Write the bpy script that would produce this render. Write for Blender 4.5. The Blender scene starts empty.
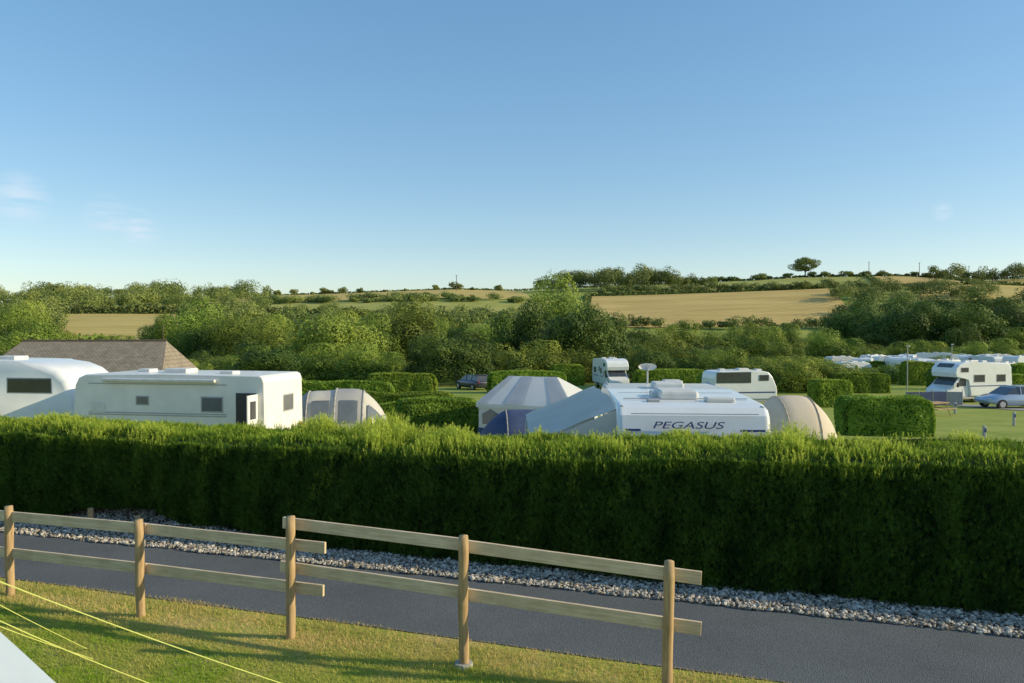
import bpy, bmesh, math, random
import numpy as np
from mathutils import Vector, Matrix, Euler
random.seed(7); R=np.random.default_rng(11)
scene=bpy.context.scene; COL=scene.collection
rad=math.radians

# ---------------------------------------------------------------- materials
def nt(m):
    m.use_nodes=True; t=m.node_tree; t.nodes.clear(); return t
def N(t,typ,**k):
    n=t.nodes.new(typ)
    for a,b in k.items(): setattr(n,a,b)
    return n
def ramp(t,src,stops):
    r=N(t,'ShaderNodeValToRGB'); e=r.color_ramp.elements
    while len(e)<len(stops): e.new(0.5)
    for i,(p,c) in enumerate(stops):
        e[i].position=p; e[i].color=(c[0],c[1],c[2],1)
    t.links.new(src,r.inputs[0]); return r.outputs[0]
def noise(t,scale,detail=4,vec=None,rough=.55):
    n=N(t,'ShaderNodeTexNoise'); n.inputs['Scale'].default_value=scale
    n.inputs['Detail'].default_value=detail; n.inputs['Roughness'].default_value=rough
    if vec is not None: t.links.new(vec,n.inputs['Vector'])
    return n.outputs['Fac']
def solid(name,c,rough=.5,var=.12,scale=6,metal=0,bump=0,bscale=40,spec=.5,coat=0,trans=0):
    m=bpy.data.materials.new(name); t=nt(m)
    o=N(t,'ShaderNodeOutputMaterial'); b=N(t,'ShaderNodeBsdfPrincipled')
    tc=N(t,'ShaderNodeTexCoord')
    f=noise(t,scale,5,tc.outputs['Object'])
    lo=[max(0,x*(1-var)) for x in c]; hi=[min(1,x*(1+var*.6)) for x in c]
    t.links.new(ramp(t,f,[(.3,lo),(.7,hi)]),b.inputs['Base Color'])
    b.inputs['Roughness'].default_value=rough; b.inputs['Metallic'].default_value=metal
    b.inputs['Specular IOR Level'].default_value=spec; b.inputs['Coat Weight'].default_value=coat
    if bump:
        bp=N(t,'ShaderNodeBump'); bp.inputs['Strength'].default_value=bump; bp.inputs['Distance'].default_value=.01
        t.links.new(noise(t,bscale,4,tc.outputs['Object']),bp.inputs['Height']); t.links.new(bp.outputs[0],b.inputs['Normal'])
    if trans:
        tr=N(t,'ShaderNodeBsdfTranslucent'); tr.inputs[0].default_value=(*c,1)
        mx=N(t,'ShaderNodeMixShader'); mx.inputs[0].default_value=trans
        t.links.new(b.outputs[0],mx.inputs[1]); t.links.new(tr.outputs[0],mx.inputs[2]); t.links.new(mx.outputs[0],o.inputs[0])
    else: t.links.new(b.outputs[0],o.inputs[0])
    return m
def foliage(name,dark,light,scale=.5,trans=.3,objrand=.35,usetint=True):
    m=bpy.data.materials.new(name); t=nt(m)
    o=N(t,'ShaderNodeOutputMaterial'); tc=N(t,'ShaderNodeTexCoord')
    f=noise(t,scale,4,tc.outputs['Object'])
    at=N(t,'ShaderNodeAttribute'); at.attribute_name='tint'
    ad=N(t,'ShaderNodeMath',operation='MULTIPLY_ADD'); ad.inputs[1].default_value=.6
    t.links.new(at.outputs['Fac'],ad.inputs[0])
    sb=N(t,'ShaderNodeMath',operation='SUBTRACT'); t.links.new(f,sb.inputs[0]); sb.inputs[1].default_value=.3
    t.links.new(sb.outputs[0],ad.inputs[2])
    c=ramp(t,ad.outputs[0],[(.1,dark),(.85,light)])
    oi=N(t,'ShaderNodeObjectInfo'); hs=N(t,'ShaderNodeHueSaturation')
    mr=N(t,'ShaderNodeMapRange'); t.links.new(oi.outputs['Random'],mr.inputs[0])
    mr.inputs[3].default_value=1-objrand; mr.inputs[4].default_value=1+objrand
    t.links.new(mr.outputs[0],hs.inputs['Value'])
    mr2=N(t,'ShaderNodeMapRange'); t.links.new(oi.outputs['Random'],mr2.inputs[0])
    mr2.inputs[3].default_value=.5-objrand*.07; mr2.inputs[4].default_value=.5+objrand*.05
    mm=N(t,'ShaderNodeMath',operation='FRACT'); m3=N(t,'ShaderNodeMath',operation='MULTIPLY'); m3.inputs[1].default_value=7.3
    t.links.new(oi.outputs['Random'],m3.inputs[0]); t.links.new(m3.outputs[0],mm.inputs[0]); t.links.new(mm.outputs[0],mr2.inputs[0])
    t.links.new(mr2.outputs[0],hs.inputs['Hue'])
    t.links.new(c,hs.inputs['Color'])
    b=N(t,'ShaderNodeBsdfPrincipled'); b.inputs['Roughness'].default_value=.6; b.inputs['Specular IOR Level'].default_value=.2
    tr=N(t,'ShaderNodeBsdfTranslucent'); mx=N(t,'ShaderNodeMixShader'); mx.inputs[0].default_value=trans
    t.links.new(hs.outputs[0],b.inputs['Base Color']); t.links.new(hs.outputs[0],tr.inputs[0])
    t.links.new(b.outputs[0],mx.inputs[1]); t.links.new(tr.outputs[0],mx.inputs[2]); t.links.new(mx.outputs[0],o.inputs[0])
    return m

M={}
M['white']=solid('white_paint',(.79,.80,.79),.3,.06,2,coat=.3)
M['cream']=solid('off_white_paint',(.83,.80,.75),.35,.08,2,coat=.2)
M['roofw']=solid('roof_grp',(.70,.68,.63),.5,.15,3)
M['glass']=solid('tinted_window',(.06,.065,.07),.08,.2,2,coat=.5)
M['acryl']=solid('smoked_acrylic_window',(.17,.175,.18),.12,.2,2,coat=.4)
M['black']=solid('black_plastic',(.04,.04,.042),.5)
M['grey']=solid('grey_plastic',(.40,.40,.39),.5)
M['rubber']=solid('rubber',(.02,.02,.02),.8)
M['steel']=solid('galvanised',(.5,.5,.5),.4,.15,8,metal=.8)
M['blue']=solid('blue_vinyl',(.05,.08,.22),.4)
M['navy']=solid('navy_canvas',(.05,.075,.16),.8,.2,3)
M['red']=solid('red_lens',(.4,.02,.02),.2)
M['carblue']=solid('silver_blue_paint',(.40,.48,.60),.25,.04,2,metal=.3,coat=.6)
M['cardark']=solid('dark_car_paint',(.03,.035,.05),.25,.04,2,coat=.6)
M['carsilver']=solid('silver_car_paint',(.55,.56,.57),.25,.04,2,metal=.4,coat=.6)
M['carred']=solid('red_car_paint',(.30,.03,.025),.25,.04,2,coat=.6)
M['canvas']=solid('pale_canvas',(.56,.65,.75),.8,.08,2,trans=.3)
M['greyc']=solid('grey_canvas',(.50,.49,.46),.8,.1,2,trans=.25)
M['lgrey']=solid('light_grey_canvas',(.54,.56,.58),.8,.1,2,trans=.3)
M['creamc']=solid('cream_grey_canvas',(.76,.72,.63),.8,.1,2,trans=.3)
M['whitec']=solid('white_canvas',(.80,.81,.80),.8,.08,2,trans=.35)
M['warmc']=solid('warm_white_canvas',(.90,.86,.77),.8,.08,1.5,trans=.4)
M['beige']=solid('beige_canvas',(.80,.69,.55),.8,.08,2,trans=.3)
M['beiged']=solid('dark_beige_canvas',(.66,.56,.44),.8,.1,2,trans=.2)
M['pvc']=solid('clear_pvc_window',(.15,.17,.19),.15,.2,2)
M['bark']=solid('bark',(.11,.085,.06),.9,.35,5,bump=.6,bscale=12)
M['stucco']=solid('render_wall',(.45,.42,.36),.9,.12,4)
M['rope']=solid('guy_rope',(.62,.66,.18),.7,.1,20)
M['conc']=solid('concrete',(.42,.41,.38),.9,.2,10,bump=.4)
M['asph2']=solid('site_path_tarmac',(.30,.29,.28),.9,.15,3)

def wood(name,c1,c2):
    m=bpy.data.materials.new(name); t=nt(m); o=N(t,'ShaderNodeOutputMaterial'); b=N(t,'ShaderNodeBsdfPrincipled')
    tc=N(t,'ShaderNodeTexCoord'); mp=N(t,'ShaderNodeMapping'); mp.inputs['Scale'].default_value=(2,30,30) if 'rail' in name else (30,30,2)
    t.links.new(tc.outputs['Object'],mp.inputs[0])
    f=noise(t,1.6,6,mp.outputs[0],.65); f2=noise(t,2.3,3,tc.outputs['Object'])
    a=N(t,'ShaderNodeMix',data_type='RGBA'); a.blend_type='MULTIPLY'; a.inputs[0].default_value=.7
    t.links.new(ramp(t,f,[(.3,c1),(.65,c2)]),a.inputs[6]); t.links.new(ramp(t,f2,[(.3,(.64,.60,.55)),(.7,(1,1,1))]),a.inputs[7])
    t.links.new(a.outputs[2],b.inputs['Base Color']); b.inputs['Roughness'].default_value=.85; b.inputs['Specular IOR Level'].default_value=.2
    bp=N(t,'ShaderNodeBump'); bp.inputs['Strength'].default_value=.5; bp.inputs['Distance'].default_value=.006
    t.links.new(f,bp.inputs['Height']); t.links.new(bp.outputs[0],b.inputs['Normal']); t.links.new(b.outputs[0],o.inputs[0]); return m
M['post']=wood('post_timber',(.34,.22,.11),(.62,.45,.25))
M['rail']=wood('rail_timber',(.56,.43,.27),(.86,.71,.50))

F_hedge=foliage('leyland_foliage',(.013,.044,.009),(.115,.215,.028),2.5,.28,0)
F_sunlit_top=foliage('leyland_sunlit_top_foliage',(.05,.12,.012),(.28,.40,.04),2.5,.4,0)  # lighter copy of the hedge foliage, sunlight on the top painted in
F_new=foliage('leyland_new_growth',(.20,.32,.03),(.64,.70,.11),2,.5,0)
F_tip=foliage('leyland_pale_tips',(.03,.085,.011),(.24,.36,.042),2,.4,0)
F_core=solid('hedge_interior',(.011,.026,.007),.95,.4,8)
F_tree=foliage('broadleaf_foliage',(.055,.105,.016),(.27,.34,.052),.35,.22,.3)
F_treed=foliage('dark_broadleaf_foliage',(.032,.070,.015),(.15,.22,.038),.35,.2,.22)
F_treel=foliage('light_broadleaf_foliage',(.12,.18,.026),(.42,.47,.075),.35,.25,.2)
F_haze=foliage('hazed_distant_foliage',(.08,.125,.035),(.27,.30,.08),.08,.2,.2)  # distance haze put into the leaf colour as paler, bluer greens
F_trim=foliage('trimmed_hedge_foliage',(.10,.19,.02),(.38,.50,.065),1.2,.38,.2)
F_core2=solid('trimmed_hedge_interior',(.055,.10,.02),.95,.4,3)

# ---------------------------------------------------------------- helpers
def link(o): COL.objects.link(o); return o
def top(o,label,cat,group=None,kind=None):
    o['label']=label; o['category']=cat
    if group: o['group']=group
    if kind: o['kind']=kind
    return o
def empty(name,loc=(0,0,0),rz=0):
    e=bpy.data.objects.new(name,None); e.empty_display_size=.3; e.location=loc; e.rotation_euler=(0,0,rz); return link(e)
def part(name,bm,mat,parent=None,smooth=False,label=None):
    me=bpy.data.meshes.new(name); bmesh.ops.recalc_face_normals(bm,faces=bm.faces); bm.to_mesh(me); bm.free()
    me.materials.append(mat)
    if smooth: me.polygons.foreach_set('use_smooth',[True]*len(me.polygons))
    o=link(bpy.data.objects.new(name,me))
    if parent: o.parent=parent
    if label: o['label']=label
    return o
def bm_new(): return bmesh.new()
def box(bm,c,s,bev=0,rot=None):
    mt=Matrix.Translation(c)
    if rot is not None: mt=mt@rot
    g=bmesh.ops.create_cube(bm,size=1,matrix=mt@Matrix.Diagonal((*s,1)))
    if bev:
        es=set(e for v in g['verts'] for e in v.link_edges)
        bmesh.ops.bevel(bm,geom=list(es),offset=bev,segments=2,profile=.5,affect='EDGES')
def prism(bm,pts,w0,w1,axis='y',bev=0,seg=3):
    def P(a,b,w): return (a,w,b) if axis=='y' else ((w,a,b) if axis=='x' else (a,b,w))
    v0=[bm.verts.new(P(a,b,w0)) for a,b in pts]; v1=[bm.verts.new(P(a,b,w1)) for a,b in pts]
    n=len(pts); fs=[bm.faces.new(v0),bm.faces.new(v1[::-1])]
    for i in range(n): fs.append(bm.faces.new([v0[i],v1[i],v1[(i+1)%n],v0[(i+1)%n]]))
    if bev:
        es=set(e for f in fs[:2] for e in f.edges)
        bmesh.ops.bevel(bm,geom=list(es),offset=bev,segments=seg,profile=.5,affect='EDGES')
def tube(bm,p0,p1,r0,r1=None,n=10):
    r1=r0 if r1 is None else r1
    p0=Vector(p0); p1=Vector(p1); d=p1-p0; q=d.to_track_quat('Z','Y').to_matrix().to_4x4()
    bmesh.ops.create_cone(bm,cap_ends=True,segments=n,radius1=r0,radius2=r1,depth=d.length,matrix=Matrix.Translation((p0+p1)/2)@q)
def polys(name,V,mat,tint=None,parent=None):
    n,k,_=V.shape; me=bpy.data.meshes.new(name)
    me.vertices.add(n*k); me.vertices.foreach_set('co',V.reshape(-1).astype(np.float32))
    me.loops.add(n*k); me.loops.foreach_set('vertex_index',np.arange(n*k,dtype=np.int32))
    me.polygons.add(n); me.polygons.foreach_set('loop_start',(np.arange(n)*k).astype(np.int32))
    me.update(calc_edges=True)
    if tint is not None:
        a=me.attributes.new('tint','FLOAT','POINT'); a.data.foreach_set('value',np.repeat(tint,k).astype(np.float32))
    me.materials.append(mat)
    o=link(bpy.data.objects.new(name,me))
    if parent: o.parent=parent
    return o
def unit(a): return a/np.maximum(np.linalg.norm(a,axis=-1,keepdims=True),1e-9)
def gridmesh(name,X,Y,Z,mat):
    h,w=X.shape; V=np.stack([X,Y,Z],-1).reshape(-1,3)
    i=np.arange(h*w).reshape(h,w); q=np.stack([i[:-1,:-1],i[:-1,1:],i[1:,1:],i[1:,:-1]],-1).reshape(-1,4)
    me=bpy.data.meshes.new(name); me.vertices.add(len(V)); me.vertices.foreach_set('co',V.reshape(-1).astype(np.float32))
    me.loops.add(q.size); me.loops.foreach_set('vertex_index',q.reshape(-1).astype(np.int32))
    me.polygons.add(len(q)); me.polygons.foreach_set('loop_start',(np.arange(len(q))*4).astype(np.int32))
    me.update(calc_edges=True); me.polygons.foreach_set('use_smooth',[True]*len(q)); me.materials.append(mat)
    return link(bpy.data.objects.new(name,me))
def snoise(x,y,z=0,seed=0):
    r=np.random.default_rng(seed); s=0
    for i in range(6):
        k=unit(r.normal(size=3))*(0.7+.5*i*.6); s=s+np.sin(k[0]*x+k[1]*y+k[2]*z+r.uniform(0,6.28))/(1+.35*i)
    return s/3.2

# ---------------------------------------------------------------- terrain
def H(x,y):
    x=np.asarray(x,float); y=np.asarray(y,float)
    s=y+.28*x*np.clip(1-(y-15)/30,0,1)
    z=np.interp(s,[-60,-20,0,5,12.2,13.8,22,33,50,100,150,260],[3.5,2.5,1.6,0,0,-.6,-.95,-1.4,-2,-3.3,-4,-4])
    y0=np.interp(x,[-200,-60,60],[150,190,230])
    cr=np.interp(x,[-415,-300,-250,-180,-48,0,60,150,230,312,370,415],[25,29,27,31,36,35,38,42,46,47,43,46])
    f=np.clip((y-y0)/(600-y0),0,1); f=f+.03*np.sin(f*6.28)*-1
    z=z+(cr+4)*f-np.clip(y-600,0,1200)*.03
    z=z+snoise(x/45,y/45,0,5)*1.2*np.clip((y-120)/200,0,1)
    return z
def Hs(x,y): return float(H(x,y))

def ground_mat():
    m=bpy.data.materials.new('meadow_grass'); t=nt(m); o=N(t,'ShaderNodeOutputMaterial'); b=N(t,'ShaderNodeBsdfPrincipled')
    g=N(t,'ShaderNodeNewGeometry'); P=g.outputs['Position']
    f1=noise(t,.9,6,P,.65); f2=noise(t,12,4,P); f3=noise(t,.02,3,P)
    a=N(t,'ShaderNodeMix',data_type='RGBA'); 
    t.links.new(ramp(t,f1,[(.35,(.24,.31,.035)),(.5,(.37,.38,.06)),(.64,(.52,.40,.17))]),a.inputs[6])
    t.links.new(ramp(t,f2,[(.3,(.23,.28,.04)),(.7,(.47,.45,.11))]),a.inputs[7]); a.inputs[0].default_value=.4
    sx=N(t,'ShaderNodeSeparateXYZ'); t.links.new(P,sx.inputs[0])
    mr=N(t,'ShaderNodeMapRange'); t.links.new(sx.outputs[1],mr.inputs[0]); mr.inputs[1].default_value=14; mr.inputs[2].default_value=30
    c=N(t,'ShaderNodeMix',data_type='RGBA'); t.links.new(mr.outputs[0],c.inputs[0]); t.links.new(a.outputs[2],c.inputs[6])
    f4=noise(t,.35,5,P,.7); x4=N(t,'ShaderNodeMix',data_type='FLOAT'); x4.inputs[0].default_value=.5; t.links.new(f3,x4.inputs[2]); t.links.new(f4,x4.inputs[3])
    t.links.new(ramp(t,x4.outputs[0],[(.38,(.20,.27,.045)),(.62,(.39,.40,.10))]),c.inputs[7])
    t.links.new(c.outputs[2],b.inputs['Base Color']); b.inputs['Roughness'].default_value=.95; b.inputs['Specular IOR Level'].default_value=.1
    bp=N(t,'ShaderNodeBump'); bp.inputs['Strength'].default_value=.6; bp.inputs['Distance'].default_value=.02
    t.links.new(f2,bp.inputs['Height']); t.links.new(bp.outputs[0],b.inputs['Normal']); t.links.new(b.outputs[0],o.inputs[0]); return m
ys=np.concatenate([np.arange(-60,-4,4),np.arange(-4,40,.4),np.geomspace(40,4500,150)])
u=np.linspace(-1,1,161); xs=np.sinh(u*5.2)/np.sinh(5.2)*2800
X,Y=np.meshgrid(xs,ys); g=gridmesh('ground',X,Y,H(X,Y),ground_mat()); g['kind']='structure'; g['label']='grassy ground falling to a valley and rising hill'; g['category']='ground'

def field_mat(name,a,b_,ang,stripe=.25,amt=.12):
    m=bpy.data.materials.new(name); t=nt(m); o=N(t,'ShaderNodeOutputMaterial'); b=N(t,'ShaderNodeBsdfPrincipled')
    g=N(t,'ShaderNodeNewGeometry'); mp=N(t,'ShaderNodeMapping'); mp.inputs['Rotation'].default_value=(0,0,ang); t.links.new(g.outputs['Position'],mp.inputs[0])
    w=N(t,'ShaderNodeTexWave'); w.inputs['Scale'].default_value=stripe; w.inputs['Distortion'].default_value=3; w.inputs['Detail'].default_value=2; w.inputs['Detail Scale'].default_value=.4
    t.links.new(mp.outputs[0],w.inputs[0]); m5=N(t,'ShaderNodeMapping'); m5.inputs['Scale'].default_value=(.35,1.5,1); t.links.new(g.outputs['Position'],m5.inputs[0]); f=noise(t,.04,7,m5.outputs[0],.75)
    x=N(t,'ShaderNodeMix',data_type='FLOAT'); x.inputs[0].default_value=amt; t.links.new(f,x.inputs[2]); t.links.new(w.outputs['Fac'],x.inputs[3])
    t.links.new(ramp(t,x.outputs[0],[(.36,a),(.62,b_)]),b.inputs['Base Color']); b.inputs['Roughness'].default_value=.95; b.inputs['Specular IOR Level'].default_value=.1
    t.links.new(b.outputs[0],o.inputs[0]); return m
fg=field_mat('golden_stubble',(.42,.30,.10),(.62,.46,.17),.9,.06,.10); fy=field_mat('dry_pasture',(.42,.33,.10),(.60,.46,.16),1.0,.03,.08); fgr=field_mat('green_pasture',(.27,.30,.07),(.42,.40,.12),.2,.03,.05)
def field(c,mat,label,off=.3):
    a=np.linspace(0,1,70)[None,:]; b=np.linspace(0,1,40)[:,None]; c=np.array(c,float)
    P=((1-a)*(1-b))[...,None]*c[0]+(a*(1-b))[...,None]*c[1]+(a*b)[...,None]*c[2]+((1-a)*b)[...,None]*c[3]
    o=gridmesh('field',P[...,0],P[...,1],H(P[...,0],P[...,1])+off,mat); o['kind']='structure'; o['label']=label; o['category']='field'
field([(30,305),(152,318),(205,478),(50,462)],fg,'golden stubble field on the hillside')
field([(-195,440),(12,450),(2,592),(-232,592)],fy,'dry yellow pasture near the hill crest')
field([(-150,215),(-96,215),(-160,352),(-222,352)],fy,'pale straw-coloured field below the hedgerows')
field([(250,500),(312,500),(345,592),(288,592)],fg,'golden field on top of the hill')
field([(70,490),(240,492),(285,592),(95,592)],fgr,'green and straw pasture along the hilltop')
field([(-330,400),(-230,400),(-240,590),(-410,590)],fgr,'green pasture on the valley side')
field([(-90,340),(20,340),(22,440),(-150,432)],fgr,'sloping green pasture between hedgerows')
field([(215,400),(330,400),(420,590),(350,590)],fy,'dry golden pasture above the dark trees',.25)

def strip(name,x0,x1,c0,c1,z,mat,n=80,wob=0,sl0=-.30,sl1=-.30,m=6):
    x=np.linspace(x0,x1,n)[None,:]; v=np.linspace(0,1,m)[:,None]
    lo=c0+sl0*x+wob*snoise(x*3,0,0,3); hi=c1+sl1*x
    X=x+0*v; Y=lo*(1-v)+hi*v; return gridmesh(name,X,Y,0*X+z,mat)
def asphalt():
    m=bpy.data.materials.new('asphalt'); t=nt(m); o=N(t,'ShaderNodeOutputMaterial'); b=N(t,'ShaderNodeBsdfPrincipled')
    g=N(t,'ShaderNodeNewGeometry'); P=g.outputs['Position']; f=noise(t,90,3,P,.8); f2=noise(t,.8,5,P,.6); v=N(t,'ShaderNodeTexVoronoi'); v.inputs['Scale'].default_value=110; t.links.new(P,v.inputs[0])
    a=N(t,'ShaderNodeMix',data_type='RGBA'); a.blend_type='MULTIPLY'; a.inputs[0].default_value=.6
    t.links.new(ramp(t,f,[(.35,(.078,.086,.092)),(.62,(.19,.205,.212))]),a.inputs[6]); t.links.new(ramp(t,f2,[(.3,(.66,.66,.66)),(.7,(1,1,1))]),a.inputs[7])
    t.links.new(a.outputs[2],b.inputs['Base Color']); b.inputs['Roughness'].default_value=.9; b.inputs['Specular IOR Level'].default_value=.2
    bp=N(t,'ShaderNodeBump'); bp.inputs['Strength'].default_value=.7; bp.inputs['Distance'].default_value=.006; t.links.new(v.outputs['Distance'],bp.inputs['Height']); t.links.new(bp.outputs[0],b.inputs['Normal'])
    t.links.new(b.outputs[0],o.inputs[0]); return m
r=strip('road',-22,14,7.42,9.24,.008,asphalt(),wob=.03,sl0=-.315); r['kind']='structure'; r['label']='narrow dark tarmac lane'; r['category']='road'
soil=solid('gravel_bed_soil',(.22,.19,.15),.95,.4,12,bump=.8)
r=strip('gravel_bed',-22,16,9.22,12.0,.004,soil,sl1=-.28); r['kind']='structure'; r['label']='earth bed under the loose stone chippings'; r['category']='ground'

def stones():
    ph=(1+5**.5)/2
    iv=unit(np.array([(-1,ph,0),(1,ph,0),(-1,-ph,0),(1,-ph,0),(0,-1,ph),(0,1,ph),(0,-1,-ph),(0,1,-ph),(ph,0,-1),(ph,0,1),(-ph,0,-1),(-ph,0,1)],float))
    fc=np.array([(0,11,5),(0,5,1),(0,1,7),(0,7,10),(0,10,11),(1,5,9),(5,11,4),(11,10,2),(10,7,6),(7,1,8),(3,9,4),(3,4,2),(3,2,6),(3,6,8),(3,8,9),(4,9,5),(2,4,11),(6,2,10),(8,6,7),(9,8,1)])
    n=24000; x=R.uniform(-11,8.5,n); w=R.uniform(0,1,n)**1.1
    lo=9.24-.30*x; y=lo-.03+w*np.where(x<-4.5,1.5,1.0)+.05*snoise(x*4,0,0,77)
    sz=R.uniform(.009,.025,n)*np.where(R.uniform(0,1,n)<.08,1.5,1); heap=np.exp(-((x+5.9)/1.3)**2)*.26*np.clip(w-.25,0,1)
    V=iv[None]*(1+R.normal(0,.16,(n,12,1)))*sz[:,None,None]*R.uniform(.6,1.3,(n,1,3))
    a=R.uniform(0,6.28,n); c,s=np.cos(a),np.sin(a)
    V=np.stack([V[...,0]*c[:,None]-V[...,1]*s[:,None],V[...,0]*s[:,None]+V[...,1]*c[:,None],V[...,2]*.8],-1)
    V+=np.stack([x,y,sz*.45+heap+R.uniform(0,.02,n)+.01],-1)[:,None]
    T=V[:,fc].reshape(-1,3,3)
    m=bpy.data.materials.new('stone_chippings'); t=nt(m); o=N(t,'ShaderNodeOutputMaterial'); b=N(t,'ShaderNodeBsdfPrincipled'); at=N(t,'ShaderNodeAttribute'); at.attribute_name='tint'
    t.links.new(ramp(t,at.outputs['Fac'],[(0,(.18,.155,.12)),(.4,(.37,.33,.27)),(.75,(.50,.455,.385)),(1,(.72,.67,.58))]),b.inputs['Base Color']); b.inputs['Roughness'].default_value=.95; b.inputs['Specular IOR Level'].default_value=.15; t.links.new(b.outputs[0],o.inputs[0])
    o=polys('gravel',T,m,np.repeat(R.uniform(0,1,n),20)); top(o,'loose pale grey stone chippings under the hedge','gravel',kind='stuff')
stones()

def lawn():
    n=190000; x=R.uniform(-7.5,3.2,n); s=R.uniform(4.7,7.46,n); 
    y=s-.315*x+.04*snoise(x*3,0,0,9)
    keep=(y>4.6); x,y,s=x[keep],y[keep],s[keep]; n=len(x)
    fl=np.exp(-((y+.31*x-6.95)/.28)**2); ed=np.exp(-((y+.315*x-7.40)/.12)**2)
    dry=1.4*snoise(x*1.3,y*1.9,0,21)+.8*snoise(x*4,y*4,0,22)+1.1*fl+1.2*ed+.3*np.clip(x+1.5,0,3)-.25*np.clip(-x-2.5,0,1)
    keep=(R.uniform(0,1,n)<np.clip(1.1-.4*dry,.3,1)); x,y,dry,fl=x[keep],y[keep],dry[keep],fl[keep]; n=len(x)
    h=R.uniform(.008,.030,n)*np.clip(1.1-.3*dry,.4,1.5); edge=np.clip((y+.315*x-7.1)/.3,0,1); h*=1+edge*.9; h*=1+fl*1.2
    a=R.uniform(0,6.28,n); w=R.uniform(.0025,.005,n); lean=R.normal(0,.6,(n,2))*h[:,None]
    p=np.stack([x,y,H(x,y)],-1); d=np.stack([np.cos(a)*w,np.sin(a)*w,0*w],-1)
    V=np.stack([p-d,p+d,p+np.stack([lean[:,0],lean[:,1],h],-1)],1)
    m=foliage('lawn_blades',(.29,.44,.03),(.82,.60,.28),1.5,.45,0)
    o=polys('lawn_grass',V,m,np.clip(.28+.36*dry+R.normal(0,.15,n),0,1.2)); top(o,'short patchy green and straw-coloured mown grass','grass',kind='stuff')
lawn()

# ---------------------------------------------------------------- fence
def fence():
    e=empty('wooden_fence',(-6.05,8.87,0)); top(e,'low timber post-and-rail fence beside the lane','fence')
    O=Vector((-6.05,8.87,0))
    posts=[(-6.05,8.87,1.08),(-4.15,8.22,1.09),(-2.30,7.64,1.27),(-.46,7.0,1.25),(1.38,6.54,1.15)]
    for i,(x,y,h) in enumerate(posts):
        bm=bm_new(); n=18; rings=9; vs=[]
        for j in range(rings+1):
            z=-.2+(h+.2)*j/rings; rr=.048*(1+.03*math.sin(j*2.1+i)); 
            if j==rings: rr*=.93
            vs.append([bm.verts.new((rr*math.cos(2*math.pi*k/n)+.004*math.sin(j+i),rr*math.sin(2*math.pi*k/n),z)) for k in range(n)])
        for j in range(rings):
            for k in range(n): bm.faces.new([vs[j][k],vs[j][(k+1)%n],vs[j+1][(k+1)%n],vs[j+1][k]])
        bm.faces.new(vs[-1])
        o=part('post',bm,M['post'],e,True); o.location=Vector((x,y,0))-O; o.rotation_euler=(rad(random.uniform(-1,1)),rad(random.uniform(-1.2,1.2)),i)
    d=Vector((7.43,-2.33,0)).normalized(); nrm=Vector((-d.y,d.x,0))
    def rail(a,b,w=.118,out=.064,lab=None):
        a=Vector(a)+nrm*out; b=Vector(b)+nrm*out; L=(b-a).length; bm=bm_new()
        box(bm,(0,0,0),(L,.034,w),.004)
        o=part('rail',bm,M['rail'],e); o.location=(a+b)/2-O; v=(b-a); o.rotation_euler=(0,-math.atan2(v.z,math.hypot(v.x,v.y)),math.atan2(v.y,v.x))
    rail((-9.6,9.95,.92),(-4.122,8.21,.97)); rail((-4.118,8.22,.965),(-1.95,7.56,.945))
    rail((-9.6,9.95,.49),(-4.122,8.21,.52)); rail((-4.118,8.22,.515),(-1.97,7.56,.50))
    rail((-2.45,7.70,1.165),(-.457,7.0,1.128),out=.10); rail((-.453,7.0,1.126),(1.66,6.46,1.00),out=.068)
    rail((-2.48,7.70,.70),(-.457,7.0,.665),out=.10); rail((-.453,7.0,.662),(1.66,6.46,.55),out=.068)
    bm=bm_new(); tube(bm,(-.46,7.0,-.05),(-.46,7.0,.035),.10,.085,12); o=part('concrete_footing',bm,M['conc'],e); o.location=-O
fence()

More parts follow.
